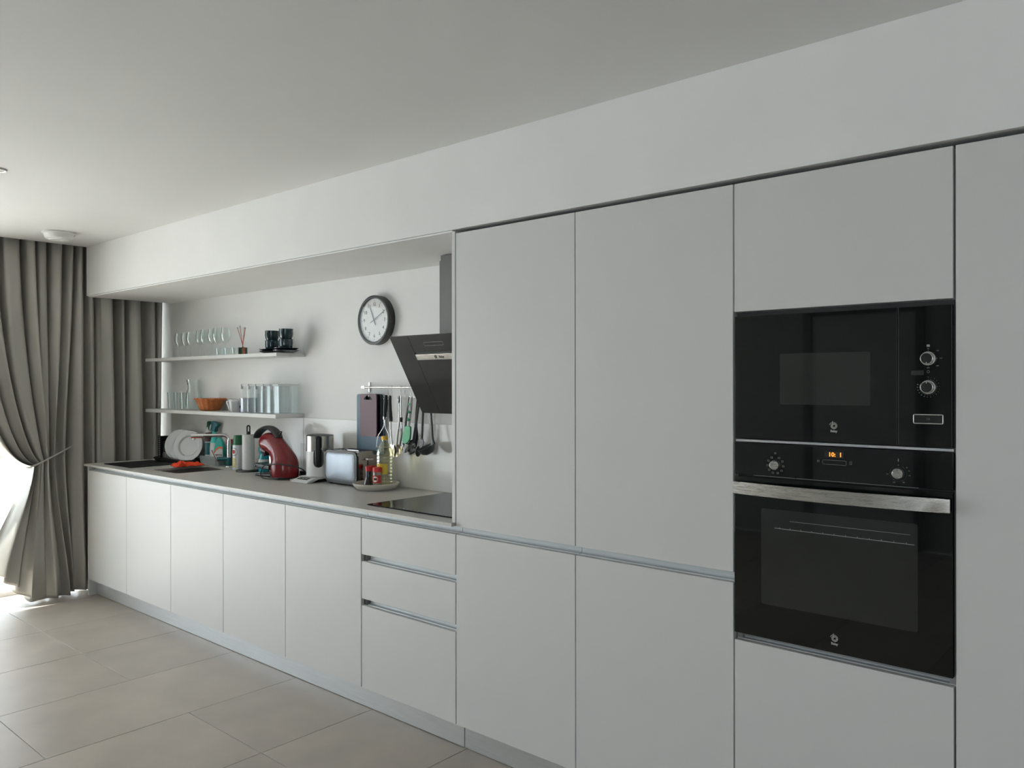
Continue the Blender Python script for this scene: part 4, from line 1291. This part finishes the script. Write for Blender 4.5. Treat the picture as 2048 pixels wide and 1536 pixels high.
# ---------------- coffee machine (faces the curtain end)
CY = 0.42
g = thing('coffee_machine', 'glossy red capsule coffee machine with a black arched handle', 'coffee machine', (1.70, CY, ZT))
def sweep(pts, rs, fl, m, name, lab=None, par=None, seg=24):
    P_ = spline([(*p, r_) if False else p for p in pts], 5)
    # radii follow the same spline
    rr_ = [q.x for q in spline([(r_, 0, 0) for r_ in rs], 5)]
    bm = tube(NB(), P_, rr_, seg=seg, flat=fl, up=(0, 1, 0))
    return obj(name, bm, m, par or g, label=lab)
obj('body', tube(NB(), spline([(1.757, CY, 0.9285), (1.757, CY, 0.965), (1.752, CY, 1.010), (1.728, CY, 1.050), (1.695, CY, 1.085), (1.655, CY, 1.112), (1.61, CY, 1.122), (1.57, CY, 1.118), (1.535, CY, 1.105)], 5),
    [q.x for q in spline([(0.078, 0, 0), (0.082, 0, 0), (0.080, 0, 0), (0.068, 0, 0), (0.060, 0, 0), (0.060, 0, 0), (0.060, 0, 0), (0.056, 0, 0), (0.036, 0, 0)], 5)], seg=28, flat=1.02, up=(0, 1, 0)), 'red', g, label='glossy red curved body')
obj('base', prism(NB(), rr(1.752, CY, 0.150, 0.150, 0.05, 6), 'z', ZT + 0.0005, 0.932, 0.003), 'black', g)
# arched handle
arc = spline([(1.462, CY - 0.004, 1.148), (1.485, CY - 0.004, 1.176), (1.525, CY, 1.200), (1.580, CY, 1.212), (1.635, CY, 1.203), (1.680, CY, 1.178), (1.700, CY, 1.155)], 6)
obj('arched_handle', tube(NB(), arc, [0.034 * (0.75 + 0.25 * math.sin(PI * i / (len(arc) - 1))) for i in range(len(arc))], seg=14, flat=0.38, up=(0, 1, 0)), 'satinblack', g, label='matt black arched handle')
obj('lever_tip', tube(NB(), [(1.700, CY, 1.165), (1.722, CY, 1.192)], 0.006, seg=8), 'black', g)
obj('capsule_holder', tube(NB(), [(1.540, CY - 0.005, 1.128), (1.542, CY - 0.005, 1.095), (1.556, CY - 0.005, 1.074), (1.59, CY - 0.005, 1.066)], [0.024, 0.029, 0.028, 0.024], seg=18), 'black', g)
obj('nozzle', tube(NB(), [(1.560, CY - 0.012, 1.062), (1.560, CY - 0.012, 1.038)], [0.014, 0.010], seg=12), 'dgrey', g)
obj('inner_column', B(1.660, 1.70, CY - 0.046, CY + 0.050, 0.992, 1.050, bev=0.006), 'dchrome', g, label='shiny grey inner column')
obj('drip_arm', prism(NB(), [(1.490, 0.968), (1.655, 0.962), (1.655, 0.990), (1.500, 0.996), (1.490, 0.990)], 'y', CY - 0.045, CY + 0.045, 0.006), 'black', g, label='black cup platform')
obj('arm_button', lathe_y([(0, 0), (0.007, 0.0), (0.007, 0.004)], 1.508, CY - 0.048, 0.981, 14), 'dgrey', g)
for i, (xa, ya, xb, yb) in enumerate(((1.49, CY + 0.03, 1.66, CY + 0.02), (1.535, CY - 0.055, 1.68, CY - 0.04))):
    obj('foot', tube(NB(), [(xa, ya, ZT + 0.0085), (xa + 0.03, ya, ZT + 0.0095), (xb, yb, ZT + 0.012)], [0.0075, 0.009, 0.010], seg=10), 'black', g)
# cable
cbl = obj('power_cable', tube(NB(), spline([(1.825, 0.475, ZT + 0.02), (1.86, 0.485, ZT + 0.006), (1.895, 0.475, ZT + 0.03), (1.905, 0.43, ZT + 0.065), (1.86, 0.36, ZT + 0.088), (1.79, 0.322, ZT + 0.090), (1.71, 0.325, ZT + 0.082), (1.655, 0.335, ZT + 0.06), (1.65, 0.325, ZT + 0.025), (1.69, 0.315, ZT + 0.005), (1.76, 0.31, ZT + 0.0045), (1.84, 0.315, ZT + 0.0045), (1.90, 0.36, ZT + 0.0045)], 7), 0.0032, seg=8), 'black', world=False)
tag(cbl, 'looping black power cable in front of the red coffee machine', 'cable')
# clear container behind
g = thing('clear_container', 'clear plastic container on a black base, between coffee machine and kettle', 'container', (1.742, 0.545, ZT))
obj('body', prism(NB(), rr(0, 0, 0.085, 0.075, 0.010, 3), 'z', 0.035, 0.200, 0.001), 'plast', g, world=False)
obj('base', prism(NB(), rr(0.0, 0, 0.10, 0.08, 0.012, 3), 'z', 0.0005, 0.034, 0.003), 'black', g, world=False)
g.location = (1.812, 0.553, ZT)
# ---------------- kettle
g = thing('heating_dock', 'white and black kettle base with a row of buttons on its sloping tongue', 'kettle base', (2.03, 0.43, ZT))
obj('skirt', prism(NB(), [(0.368, ZT + 0.0006), (0.575, ZT + 0.0006), (0.575, 0.9435), (0.410, 0.9405), (0.372, 0.926)], 'x', 1.962, 2.092, 0.0015), 'black', g)
obj('top_plate', prism(NB(), [(0.335, 0.9215), (0.342, 0.9205), (0.372, 0.9225), (0.412, 0.9395), (0.582, 0.9425), (0.582, 0.9500), (0.400, 0.9500), (0.345, 0.9310), (0.335, 0.9255)], 'x', 1.950, 2.104, 0.002), 'white', g, label='white top with sloping front tongue')
SL = math.atan2(0.0190, 0.055)
def on_slope(bm, x, t_, h_):
    bm.transform(Matrix.Translation((x, 0.345 + 0.055 * t_, 0.9310 + 0.0190 * t_ + h_)) @ Matrix.Rotation(SL, 4, 'X'))
    return bm
pn = obj('button_panel', on_slope(B(-0.052, 0.046, -0.014, 0.014, -0.001, 0.0012, bev=0.0004), 2.022, 0.5, 0), 'black', g)
for i, w_ in enumerate((0.006, 0.010, 0.010)):
    obj('button', on_slope(B(-w_, w_, -0.003, 0.003, 0.0010, 0.0020), 1.984 + i * 0.032, 0.5, 0), 'lmark', pn)
g = thing('kettle', 'white and brushed steel electric kettle with a recessed black handle', 'kettle', (2.045, 0.465, 0.952), R(-42))
KR = 0.0765
obj('body', lathe(NB(), [(0, 0.0), (KR, 0.0), (KR + .0005, 0.003), (KR, 0.150), (0, 0.150)], seg=56), 'white', g, world=False)
obj('steel_band', lathe(NB(), [(KR + 0.0012, 0.1425), (KR + 0.0012, 0.229), (KR - 0.002, 0.2295)], seg=56), 'ksteel', g, world=False, label='brushed steel upper band')
obj('lid', lathe(NB(), [(KR + 0.0012, 0.2285), (KR - 0.003, 0.233), (0.03, 0.238), (0, 0.238)], seg=48), 'satinblack', g, world=False)
def capsule(w_, z0, z1, r_, n=8):
    out = []
    for k in range(n + 1):
        a = PI * k / n
        out.append((w_ * math.cos(a), z1 - w_ + w_ * math.sin(a)))
    for k in range(n + 1):
        a = PI + PI * k / n
        out.append((w_ * math.cos(a), z0 + w_ + w_ * math.sin(a)))
    return out
def yprism(poly, y0, y1, bev=0.002):
    return prism(NB(), poly, 'y', y0, y1, bev)
hk = []
for v_ in (0,):
    pass
bm = yprism(capsule(0.0275, 0.050, 0.165, 0), 0, -0.004)
def to_x(bm, x):
    # outline drawn in (side, z) is turned to face +X (local) at distance x
    bm.transform(Matrix.Translation((x, 0, 0)) @ Matrix.Rotation(R(90), 4, 'Z'))
    return bm
obj('handle_recess', to_x(yprism(capsule(0.0275, 0.052, 0.160, 0), 0.012, -0.004, 0.001), KR - 0.002), 'black', g, world=False)
obj('handle', tube(NB(), spline([(KR - 0.004, 0, 0.226), (KR + 0.012, 0, 0.223), (KR + 0.018, 0, 0.200), (KR + 0.016, 0, 0.140), (KR + 0.010, 0, 0.085), (KR + 0.000, 0, 0.060)], 6), [0.016] * 31, seg=12, flat=0.45, up=(0, 1, 0)), 'black', g, world=False, label='black curved grip')
obj('handle_trim', to_x(yprism(capsule(0.019, 0.150, 0.236, 0), 0.004, -0.006, 0.001), KR), 'satinblack', g, world=False)
# ---------------- toaster
g = thing('toaster', 'chrome two-slot toaster with dark blue-grey edge trims', 'toaster', (2.292, 0.50, ZT))
X0, X1, Y0, Y1 = 2.150, 2.432, 0.425, 0.578
zb0, zt0 = 0.936, 1.110
def tprof(ins=0.0):
    # cross-section in (y, z): rounded at the top, slightly bulging sides
    out = []
    y0, y1 = Y0 + ins, Y1 - ins
    z1 = zt0 - ins
    r_ = 0.034
    out += [(y0 + 0.004, zb0)]
    for k in range(7):
        a = PI - PI / 2 * k / 6
        out.append((y0 + r_ + r_ * math.cos(a), z1 - r_ + r_ * math.sin(a)))
    for k in range(7):
        a = PI / 2 - PI / 2 * k / 6
        out.append((y1 - r_ + r_ * math.cos(a), z1 - r_ + r_ * math.sin(a)))
    out += [(y1 - 0.004, zb0)]
    return out
# body: long side panels face the room; ends are polished
obj('chassis', prism(NB(), tprof(0.003), 'x', X0 + 0.004, X1 - 0.006, 0.001), 'dchrome', g)
obj('end_trim', prism(NB(), tprof(0.0), 'x', X1 - 0.012, X1 - 0.001, 0.003), 'dchrome', g, label='polished end plate')
obj('end_trim', prism(NB(), tprof(0.0), 'x', X0 + 0.001, X0 + 0.012, 0.003), 'chrome', g)
def sidepoly(m):
    return rr((X0 + X1) / 2, (zb0 + zt0) / 2 - 0.002, X1 - X0 - 2 * m, zt0 - zb0 - 2 * m, 0.030, 7)
bm = prism(NB(), sidepoly(-0.0005), 'y', Y0 - 0.002, Y0 + 0.012, 0.002)
obj('side_trim', bm, 'tslate', g, label='dark blue-grey trim') if False else obj('side_trim', bm, 'satinblack', g, label='dark rounded trim')
bm = NB()
sp0 = sidepoly(0.010)
rings = []
for k, (sc, yy) in enumerate(((1.0, Y0 - 0.0022), (0.97, Y0 - 0.0062), (0.80, Y0 - 0.0100), (0.4, Y0 - 0.0125))):
    cxm, czm = (X0 + X1) / 2, (zb0 + zt0) / 2 - 0.002
    rings.append([bm.verts.new((cxm + (x - cxm) * sc, yy, czm + (z - czm) * sc)) for x, z in sp0])
for a, b_ in zip(rings, rings[1:]):
    for q in range(len(a)):
        bm.faces.new((a[q], a[(q + 1) % len(a)], b_[(q + 1) % len(a)], b_[q]))
bm.faces.new(rings[-1])
obj('side_panel', bm, 'satin', g, label='bright satin steel side panel')
obj('side_trim', prism(NB(), sidepoly(-0.0005), 'y', Y1 - 0.012, Y1 + 0.002, 0.002), 'satinblack', g)
for y in (0.478, 0.525):
    obj('slot', B(X0 + 0.045, X1 - 0.060, y - 0.010, y + 0.010, zt0 - 0.006, zt0 - 0.0022, bev=0.001), 'black', g)
obj('slot_guide', B(X0 + 0.05, X1 - 0.08, 0.499, 0.505, zt0 - 0.003, zt0 + 0.001), 'chrome', g)
obj('lever_slot', B(X1 - 0.002, X1 + 0.0006, 0.498, 0.503, 0.965, 1.072), 'black', g)
obj('lever', prism(NB(), rr(X1 + 0.012, 0.500, 0.026, 0.050, 0.010, 4), 'z', 1.062, 1.073, 0.003), 'chrome', g)
for i in range(3):
    bm = lathe(NB(), [(0, 0.003), (0.0065, 0.003), (0.0075, 0)], 0, 0, 0, 16)
    bm.transform(Matrix.Translation((X1 - 0.001, 0.458, 0.962 + i * 0.027)) @ Matrix.Rotation(R(90), 4, 'Y'))
    obj('button', bm, 'wine', g)
bm = lathe(NB(), [(0, 0.012), (0.010, 0.012), (0.012, 0)], 0, 0, 0, 20)
bm.transform(Matrix.Translation((X1 - 0.001, 0.508, 0.958)) @ Matrix.Rotation(R(90), 4, 'Y'))
obj('dial', bm, 'black', g)
obj('plinth', prism(NB(), rr((X0 + X1) / 2, (Y0 + Y1) / 2, X1 - X0 - 0.010, Y1 - Y0 - 0.004, 0.012, 3), 'z', 0.927, 0.940, 0.002), 'satinblack', g)
for x in (X0 + 0.03, X1 - 0.03):
    for y in (Y0 + 0.02, Y1 - 0.02):
        obj('foot', lathe(NB(), [(0, 0), (0.010, 0), (0.011, 0.0075), (0, 0.0075)], x, y, ZT + 0.0003, 12), 'black', g)
# ---------------- tray with oil, soy sauce and spice jars
TCX, TCY = 2.562, 0.452
g = thing('turntable_tray', 'round cream tray carrying an oil bottle and three small condiments', 'tray', (TCX, TCY, ZT))
obj('dish', lathe(NB(), [(0, 0.004), (0.094, 0.004), (0.106, 0.007), (0.119, 0.022), (0.123, 0.032), (0.1215, 0.035), (0.117, 0.033), (0.113, 0.018), (0.108, 0.0125), (0, 0.0125)], TCX, TCY, ZT, 64), 'cream', g)
obj('foot', lathe(NB(), [(0, 0), (0.088, 0), (0.088, 0.004), (0, 0.004)], TCX, TCY, ZT + 0.0003, 48), 'cream', g)
zt_ = ZT + 0.0130
g = thing('oil_bottle', 'tall clear ribbed bottle of yellow cooking oil with a yellow cap', 'bottle', (2.600, 0.478, zt_), R(35))
pf = [(0, 0), (0.041, 0), (0.0445, 0.006)]
z = 0.012
while z < 0.165:
    pf += [(0.0445, z), (0.0425, z + 0.005), (0.0445, z + 0.010)]
    z += 0.018
pf += [(0.0445, 0.176), (0.040, 0.196), (0.028, 0.220), (0.017, 0.236), (0.0145, 0.242), (0.0145, 0.250), (0, 0.250)]
obj('body', lathe(NB(), pf, seg=40, flute=0.012, nfl=10), 'oil', g, world=False)
obj('cap', lathe(NB(), [(0, 0.248), (0.0175, 0.248), (0.0175, 0.266), (0.0155, 0.268), (0, 0.268)], seg=28), 'yellow', g, world=False, label='yellow screw cap')
wrap(g, 'label', 'ylabel', 0.0452, -140, -55, 0.070, 0.125, 'yellow and orange label')
wrap(g, 'label', 'yellow', 0.0456, -118, -84, 0.078, 0.118)
g = thing('spice_jar', 'clear spice jar with a red lid, at the left behind the soy sauce', 'jar', (2.484, 0.482, zt_))
obj('jar', lathe(NB(), [(0, 0), (0.0205, 0), (0.022, 0.004), (0.022, 0.080), (0, 0.080)], seg=24), 'spice', g, world=False)
obj('lid', lathe(NB(), [(0, 0.080), (0.0235, 0.080), (0.0235, 0.100), (0.021, 0.103), (0, 0.103)], seg=24), 'redcap', g, world=False, label='red lid')
g = thing('spice_jar', 'spice jar with red lid and red label, in front of the oil bottle', 'jar', (2.628, 0.405, zt_), R(32))
obj('jar', lathe(NB(), [(0, 0), (0.0215, 0), (0.023, 0.004), (0.023, 0.086), (0, 0.086)], seg=24), 'spice', g, world=False)
obj('lid', lathe(NB(), [(0, 0.086), (0.0235, 0.086), (0.0235, 0.107), (0.021, 0.110), (0, 0.110)], seg=24), 'redcap', g, world=False, label='red lid')
wrap(g, 'label', 'redlabel', 0.0235, -170, -20, 0.030, 0.070, 'red label')
wrapdisc(g, 'label_disc', 'white', 0.0238, -100, 0.050, 0.015, 'white circle')
wrapdisc(g, 'label_print', 'green', 0.0241, -100, 0.050, 0.006, 'green mark')
g = thing('soy_sauce_bottle', 'small flared dark soy sauce bottle with a red cap, at the tray front', 'bottle', (2.545, 0.415, zt_))
obj('body', lathe(NB(), [(0, 0), (0.027, 0), (0.029, 0.004), (0.027, 0.018), (0.018, 0.045), (0.0135, 0.066), (0.013, 0.086), (0, 0.086)], seg=28), 'soy', g, world=False)
obj('neck_label', lathe(NB(), [(0.0165, 0.050), (0.0150, 0.082)], seg=24), 'navy', g, world=False)
obj('cap', lathe(NB(), [(0, 0.084), (0.017, 0.084), (0.018, 0.102), (0.016, 0.108), (0, 0.109)], seg=24), 'redcap', g, world=False, label='red cap')

# ================================================================== RAIL, BOARDS, UTENSILS
RY = 0.560
g = thing('utensil_rail', 'steel wall rail above the toaster with hooks carrying boards and utensils', 'rail', (2.6, 0.585, 1.458))
obj('bar', tube(NB(), [(2.305, RY, 1.458), (3.05, RY, 1.458)], 0.0055, seg=12), 'steel', g)
for x in (2.330, 3.03):
    obj('bracket', prism(NB(), rr(x, 1.458, 0.012, 0.056, 0.0055, 4), 'y', 0.592, 0.5985, 0.0008), 'steel', g)
    obj('bracket_arm', B(x - 0.022, x + 0.007, RY - 0.007, 0.594, 1.451, 1.465, bev=0.001), 'steel', g)
def hook(x, x2, z2, yo=RY):
    return tube(NB(), spline([(x - .002, yo + 0.009, 1.452), (x - .001, yo + 0.008, 1.464), (x, yo, 1.4675), (x, yo - 0.0085, 1.462), (x + (x2 - x) * .5, yo - 0.010, 1.445), (x2, yo - 0.012, z2 + 0.010), (x2 + .001, yo - 0.016, z2 + 0.002), (x2 + .002, yo - 0.022, z2 + 0.004), (x2 + .002, yo - 0.024, z2 + 0.012)], 3), 0.0016, seg=6)
for (a, b_, z) in ((2.381, 2.392, 1.400), (2.534, 2.548, 1.402), (2.562, 2.579, 1.402), (2.638, 2.654, 1.400), (2.670, 2.684, 1.400), (2.705, 2.730, 1.400), (2.745, 2.765, 1.398), (2.790, 2.805, 1.398), (2.815, 2.830, 1.398), (2.865, 2.885, 1.398)):
    obj('hook', hook(a, b_, z), 'chrome', g)
# boards
def board(name, lab, m, x0, x1, z0, z1, y, t, hole=None):
    o_ = rr((x0 + x1) / 2, (z0 + z1) / 2, x1 - x0, z1 - z0, 0.014, 4)
    bm = NB()
    if hole:
        rings = []
        for yy in (y, y + t):
            vo = [bm.verts.new((px, yy, pz)) for px, pz in o_]
            vi = [bm.verts.new((px, yy, pz)) for px, pz in hole]
            eo = [bm.edges.new((vo[i], vo[(i + 1) % len(vo)])) for i in range(len(vo))]
            ei = [bm.edges.new((vi[i], vi[(i + 1) % len(vi)])) for i in range(len(vi))]
            bmesh.ops.triangle_fill(bm, use_beauty=True, edges=eo + ei)
            rings.append((vo, vi))
        for w_ in (0, 1):
            a, b_ = rings[0][w_], rings[1][w_]
            for i in range(len(a)):
                bm.faces.new((a[i], a[(i + 1) % len(a)], b_[(i + 1) % len(a)], b_[i]))
    else:
        prism(bm, o_, 'y', y, y + t, 0.0015)
    o = obj(name, bm, m, smooth=30, world=False)
    c_ = Vector(((x0 + x1) / 2, y, z0))
    for v in o.data.vertices:
        v.co = v.co - c_
    o.location = c_
    return tag(o, lab, 'cutting board', 'cutting boards hanging on the rail')
board('cutting_board', 'large slate-blue cutting board hanging behind the mauve one', 'bboard', 2.243, 2.480, 1.085, 1.419, 0.574, 0.008, hole=[(2.345, 1.394), (2.360, 1.406), (2.400, 1.406), (2.415, 1.394), (2.410, 1.388), (2.350, 1.388)])
board('cutting_board', 'thin black cutting board sandwiched between the mauve and blue boards', 'kboard', 2.332, 2.470, 1.187, 1.421, 0.564, 0.007, hole=[(2.350, 1.396), (2.362, 1.406), (2.402, 1.406), (2.414, 1.396), (2.408, 1.390), (2.356, 1.390)])
board('cutting_board', 'smaller mauve cutting board hanging in front on the rail', 'mboard', 2.308, 2.450, 1.186, 1.421, 0.545, 0.007, hole=[(2.342, 1.388), (2.345, 1.398), (2.368, 1.412), (2.386, 1.412), (2.410, 1.398), (2.414, 1.388)])
UY = 0.533
def ut(name, lab, x, z):
    return thing(name, lab, 'utensil', (x, UY, z), group='utensils hanging on the rail')
g = ut('potato_masher', 'steel wire potato masher with a thick black handle, hanging leftmost', 2.54, 1.16)
obj('handle', tube(NB(), spline([(2.546, UY, 1.416), (2.545, UY, 1.39), (2.541, UY, 1.34), (2.536, UY, 1.298)], 4), [0.0095, 0.0105, 0.011, 0.0115, 0.012, 0.0125, 0.0125, 0.0125, 0.0125, 0.012, 0.011, 0.0105, 0.0105], seg=12), 'black', g)
obj('eyelet', tube(NB(), [(2.541 + 0.0055 * math.cos(a), UY - 0.011, 1.404 + 0.009 * math.sin(a)) for a in [k * PI / 8 for k in range(16)]], 0.0012, seg=5, closed=True), 'chrome', g)
obj('ferrule', tube(NB(), [(2.536, UY, 1.299), (2.5345, UY, 1.285)], [0.0112, 0.009], seg=12), 'chrome', g)
obj('wire', tube(NB(), spline([(2.531, UY, 1.290), (2.528, UY, 1.250), (2.500, UY, 1.215), (2.482, UY, 1.196), (2.472, UY, 1.165), (2.468, UY, 1.135)], 5), 0.0022, seg=8), 'chrome', g)
obj('wire', tube(NB(), spline([(2.538, UY, 1.290), (2.538, UY, 1.250), (2.552, UY, 1.226), (2.565, UY, 1.208), (2.572, UY, 1.170), (2.575, UY, 1.135)], 5), 0.0022, seg=8), 'chrome', g)
obj('mashing_wire', tube(NB(), [(2.468 + i * 0.0135, UY + (0.014 if i % 2 else -0.012), 1.134) for i in range(9)], 0.0024, seg=8), 'chrome', g)
g = ut('turner', 'slim black-handled steel turner hanging beside the masher', 2.585, 1.09)
obj('handle', tube(NB(), spline([(2.578, UY, 1.414), (2.577, UY, 1.38), (2.580, UY, 1.32), (2.585, UY, 1.274)], 4), [0.008, 0.009, 0.0095, 0.0095, 0.0095, 0.010, 0.010, 0.0105, 0.011, 0.011, 0.0115, 0.0115, 0.010], seg=12), 'black', g)
obj('eyelet', tube(NB(), [(2.577 + 0.0055 * math.cos(a), UY - 0.010, 1.403 + 0.009 * math.sin(a)) for a in [k * PI / 8 for k in range(16)]], 0.0012, seg=5, closed=True), 'chrome', g)
obj('shaft', tube(NB(), [(2.582, UY, 1.276), (2.586, UY, 1.22), (2.594, UY, 1.162), (2.600, UY, 1.150)], [0.007, 0.005, 0.005, 0.006], seg=8), 'steel', g)
obj('blade', prism(NB(), [(2.578, 1.152), (2.610, 1.158), (2.618, 1.120), (2.612, 1.084), (2.585, 1.092), (2.572, 1.125)], 'y', UY - 0.0012, UY + 0.0012, 0.0005), 'dchrome', g)
g = ut('skimmer', 'flat steel skimmer with a narrow steel and black handle', 2.65, 1.09)
obj('handle', tube(NB(), spline([(2.655, UY + .004, 1.412), (2.651, UY + .004, 1.36), (2.649, UY + .004, 1.278)], 5), [0.0085, 0.008, 0.007, 0.007, 0.007, 0.007, 0.007, 0.007, 0.0065, 0.006, 0.006], seg=10), 'satinblack', g)
obj('shaft', tube(NB(), [(2.652, UY + .004, 1.400), (2.654, UY, 1.280), (2.640, UY, 1.200), (2.632, UY, 1.145)], [0.006, 0.006, 0.006, 0.007], seg=8), 'steel', g)
obj('blade', prism(NB(), [(2.592, 1.146), (2.628, 1.150), (2.668, 1.144), (2.676, 1.128), (2.650, 1.100), (2.628, 1.086), (2.604, 1.094), (2.588, 1.120)], 'y', UY + 0.0045, UY + 0.007, 0.0006), 'dchrome', g)
obj('eyelet', tube(NB(), [(2.653 + 0.007 * math.cos(a), UY - 0.006, 1.401 + 0.009 * math.sin(a)) for a in [k * PI / 8 for k in range(16)]], 0.0015, seg=5, closed=True), 'chrome', g)
g = ut('serving_spoon', 'shiny steel serving spoon hanging in the middle of the row', 2.68, 1.10)
obj('shaft', tube(NB(), spline([(2.684, UY - .014, 1.412), (2.683, UY - .014, 1.34), (2.684, UY - .014, 1.284), (2.686, UY - .012, 1.22), (2.672, UY - .012, 1.150)], 4), 0.0052, seg=8, flat=1.2), 'chrome', g)
bm = lathe(NB(), [(0, -0.002), (0.012, -0.001), (0.020, 0.006), (0.021, 0.0072), (0.012, 0.001), (0, 0.0)], seg=24, sy=1.5)
bm.transform(Matrix.Translation((2.664, UY - 0.008, 1.125)) @ Matrix.Rotation(R(90), 4, 'X'))
obj('bowl', bm, 'dchrome', g)
obj('collar', tube(NB(), [(2.684, UY - .014, 1.300), (2.684, UY - .014, 1.276)], 0.0085, seg=10), 'black', g)
g = ut('tongs', 'long black nylon tongs leaning left, just beside the green spatula', 2.72, 1.14)
obj('arm', tube(NB(), spline([(2.739, UY - .004, 1.408), (2.730, UY - .004, 1.36), (2.715, UY - .004, 1.30), (2.704, UY - .004, 1.23), (2.690, UY - .004, 1.148)], 4), 0.0075, seg=8, flat=0.6), 'satinblack', g)
obj('arm', tube(NB(), spline([(2.745, UY + .008, 1.408), (2.740, UY + .008, 1.36), (2.730, UY + .008, 1.30), (2.716, UY + .008, 1.23), (2.700, UY + .008, 1.160)], 4), 0.0065, seg=8, flat=0.6), 'satinblack', g)
obj('tip', lathe(NB(), [(0, -0.01), (0.006, -0.006), (0.006, 0.006), (0, 0.01)], 2.692, UY - .006, 1.150, 12), 'chrome', g)
g = ut('silicone_spatula', 'green silicone spatula with a green and white patterned handle', 2.75, 1.165)
yq = UY - 0.027
obj('handle', tube(NB(), [(2.779, yq, 1.408), (2.765, yq, 1.32), (2.757, yq, 1.256)], [0.008, 0.0075, 0.007], seg=10), 'white', g, label='white handle with green pattern')
for k in range(3):
    zc_ = 1.372 - k * 0.040
    xq = 2.771 - k * 0.0055
    bm = lathe(NB(), [(0, -0.019), (0.0075, -0.008), (0.0093, 0), (0.0075, 0.008), (0, 0.019)], xq, yq - 0.0005, zc_, 12)
    obj('pattern_leaf', bm, 'sil', g)
obj('head', prism(NB(), [(2.733, 1.254), (2.744, 1.260), (2.766, 1.260), (2.777, 1.254), (2.778, 1.220), (2.772, 1.190), (2.756, 1.172), (2.736, 1.164), (2.720, 1.166), (2.712, 1.178), (2.718, 1.215)], 'y', yq - 0.006, yq + 0.004, 0.003), 'sil', g, label='bright green silicone head')
g = ut('nylon_turner', 'dark red and grey nylon spatula half hidden behind the green one', 2.76, 1.15)
obj('handle', tube(NB(), spline([(2.796, UY + .004, 1.405), (2.787, UY + .004, 1.34), (2.778, UY + .004, 1.26)], 5), [0.007] * 11, seg=8), 'wine', g)
obj('blade', prism(NB(), [(2.772, 1.262), (2.790, 1.262), (2.800, 1.190), (2.786, 1.150), (2.735, 1.120), (2.690, 1.112), (2.700, 1.135), (2.750, 1.170)], 'y', UY + 0.002, UY + 0.005, 0.001), 'dgrey', g)
g = ut('pasta_server', 'grey nylon spaghetti server with a toothed claw head', 2.77, 1.11)
obj('handle', tube(NB(), spline([(2.822, UY - .004, 1.400), (2.806, UY - .004, 1.35), (2.792, UY - .004, 1.28), (2.786, UY - .004, 1.22), (2.778, UY - .006, 1.175)], 4), 0.0075, seg=8, flat=0.8), 'dgrey', g)
bm = lathe(NB(), [(0.008, 0.0), (0.020, 0.003), (0.028, 0.010), (0.029, 0.012), (0.020, 0.006), (0.008, 0.003), (0.008, 0)], seg=24, sy=1.3)
bm.transform(Matrix.Translation((2.768, UY - 0.002, 1.148)) @ Matrix.Rotation(R(85), 4, 'X'))
obj('head', bm, 'dgrey', g)
for k in range(7):
    a = R(-150 + k * 50)
    obj('tooth', tube(NB(), [(2.768 + 0.024 * math.cos(a), UY - 0.012, 1.148 + 0.032 * math.sin(a)), (2.768 + 0.027 * math.cos(a), UY - 0.024, 1.146 + 0.036 * math.sin(a))], [0.0045, 0.003], seg=6), 'dgrey', g)
g = ut('nylon_spoon', 'black nylon spoon with a slim handle, left of the ladle', 2.82, 1.10)
obj('handle', tube(NB(), spline([(2.845, UY, 1.402), (2.838, UY, 1.33), (2.834, UY, 1.26), (2.830, UY, 1.188)], 4), 0.0058, seg=8), 'dgrey', g)
obj('neck', prism(NB(), [(2.818, 1.196), (2.838, 1.196), (2.848, 1.176), (2.836, 1.150), (2.818, 1.140), (2.806, 1.158), (2.804, 1.176)], 'y', UY - 0.004, UY + 0.001, 0.001), 'black', g)
bm = lathe(NB(), [(0, -0.004), (0.014, -0.002), (0.021, 0.006), (0.0195, 0.006), (0.013, 0.0), (0, -0.0015)], seg=20, sy=1.5)
bm.transform(Matrix.Translation((2.806, UY + 0.004, 1.128)) @ Matrix.Rotation(R(25), 4, 'Y') @ Matrix.Rotation(R(90), 4, 'X'))
obj('bowl', bm, 'black', g)
g = ut('ladle', 'dark grey nylon soup ladle, rightmost on the rail below the hood', 2.89, 1.12)
obj('handle', tube(NB(), spline([(2.885, UY + .01, 1.402), (2.889, UY + .008, 1.33), (2.897, UY + .006, 1.27), (2.910, UY, 1.20), (2.925, UY - .002, 1.170)], 4), 0.0062, seg=8, flat=0.8), 'dgrey', g)
bm = lathe(NB(), [(0, -0.040), (0.018, -0.038), (0.034, -0.028), (0.043, -0.012), (0.046, 0.0), (0.048, 0.0015), (0.0455, 0.002), (0.040, -0.012), (0.030, -0.026), (0, -0.036)], seg=36)
bm.transform(Matrix.Translation((2.885, UY - 0.022, 1.155)) @ Matrix.Rotation(R(-14), 4, 'Y') @ Matrix.Rotation(R(22), 4, 'X'))
obj('bowl', bm, 'dgrey', g)
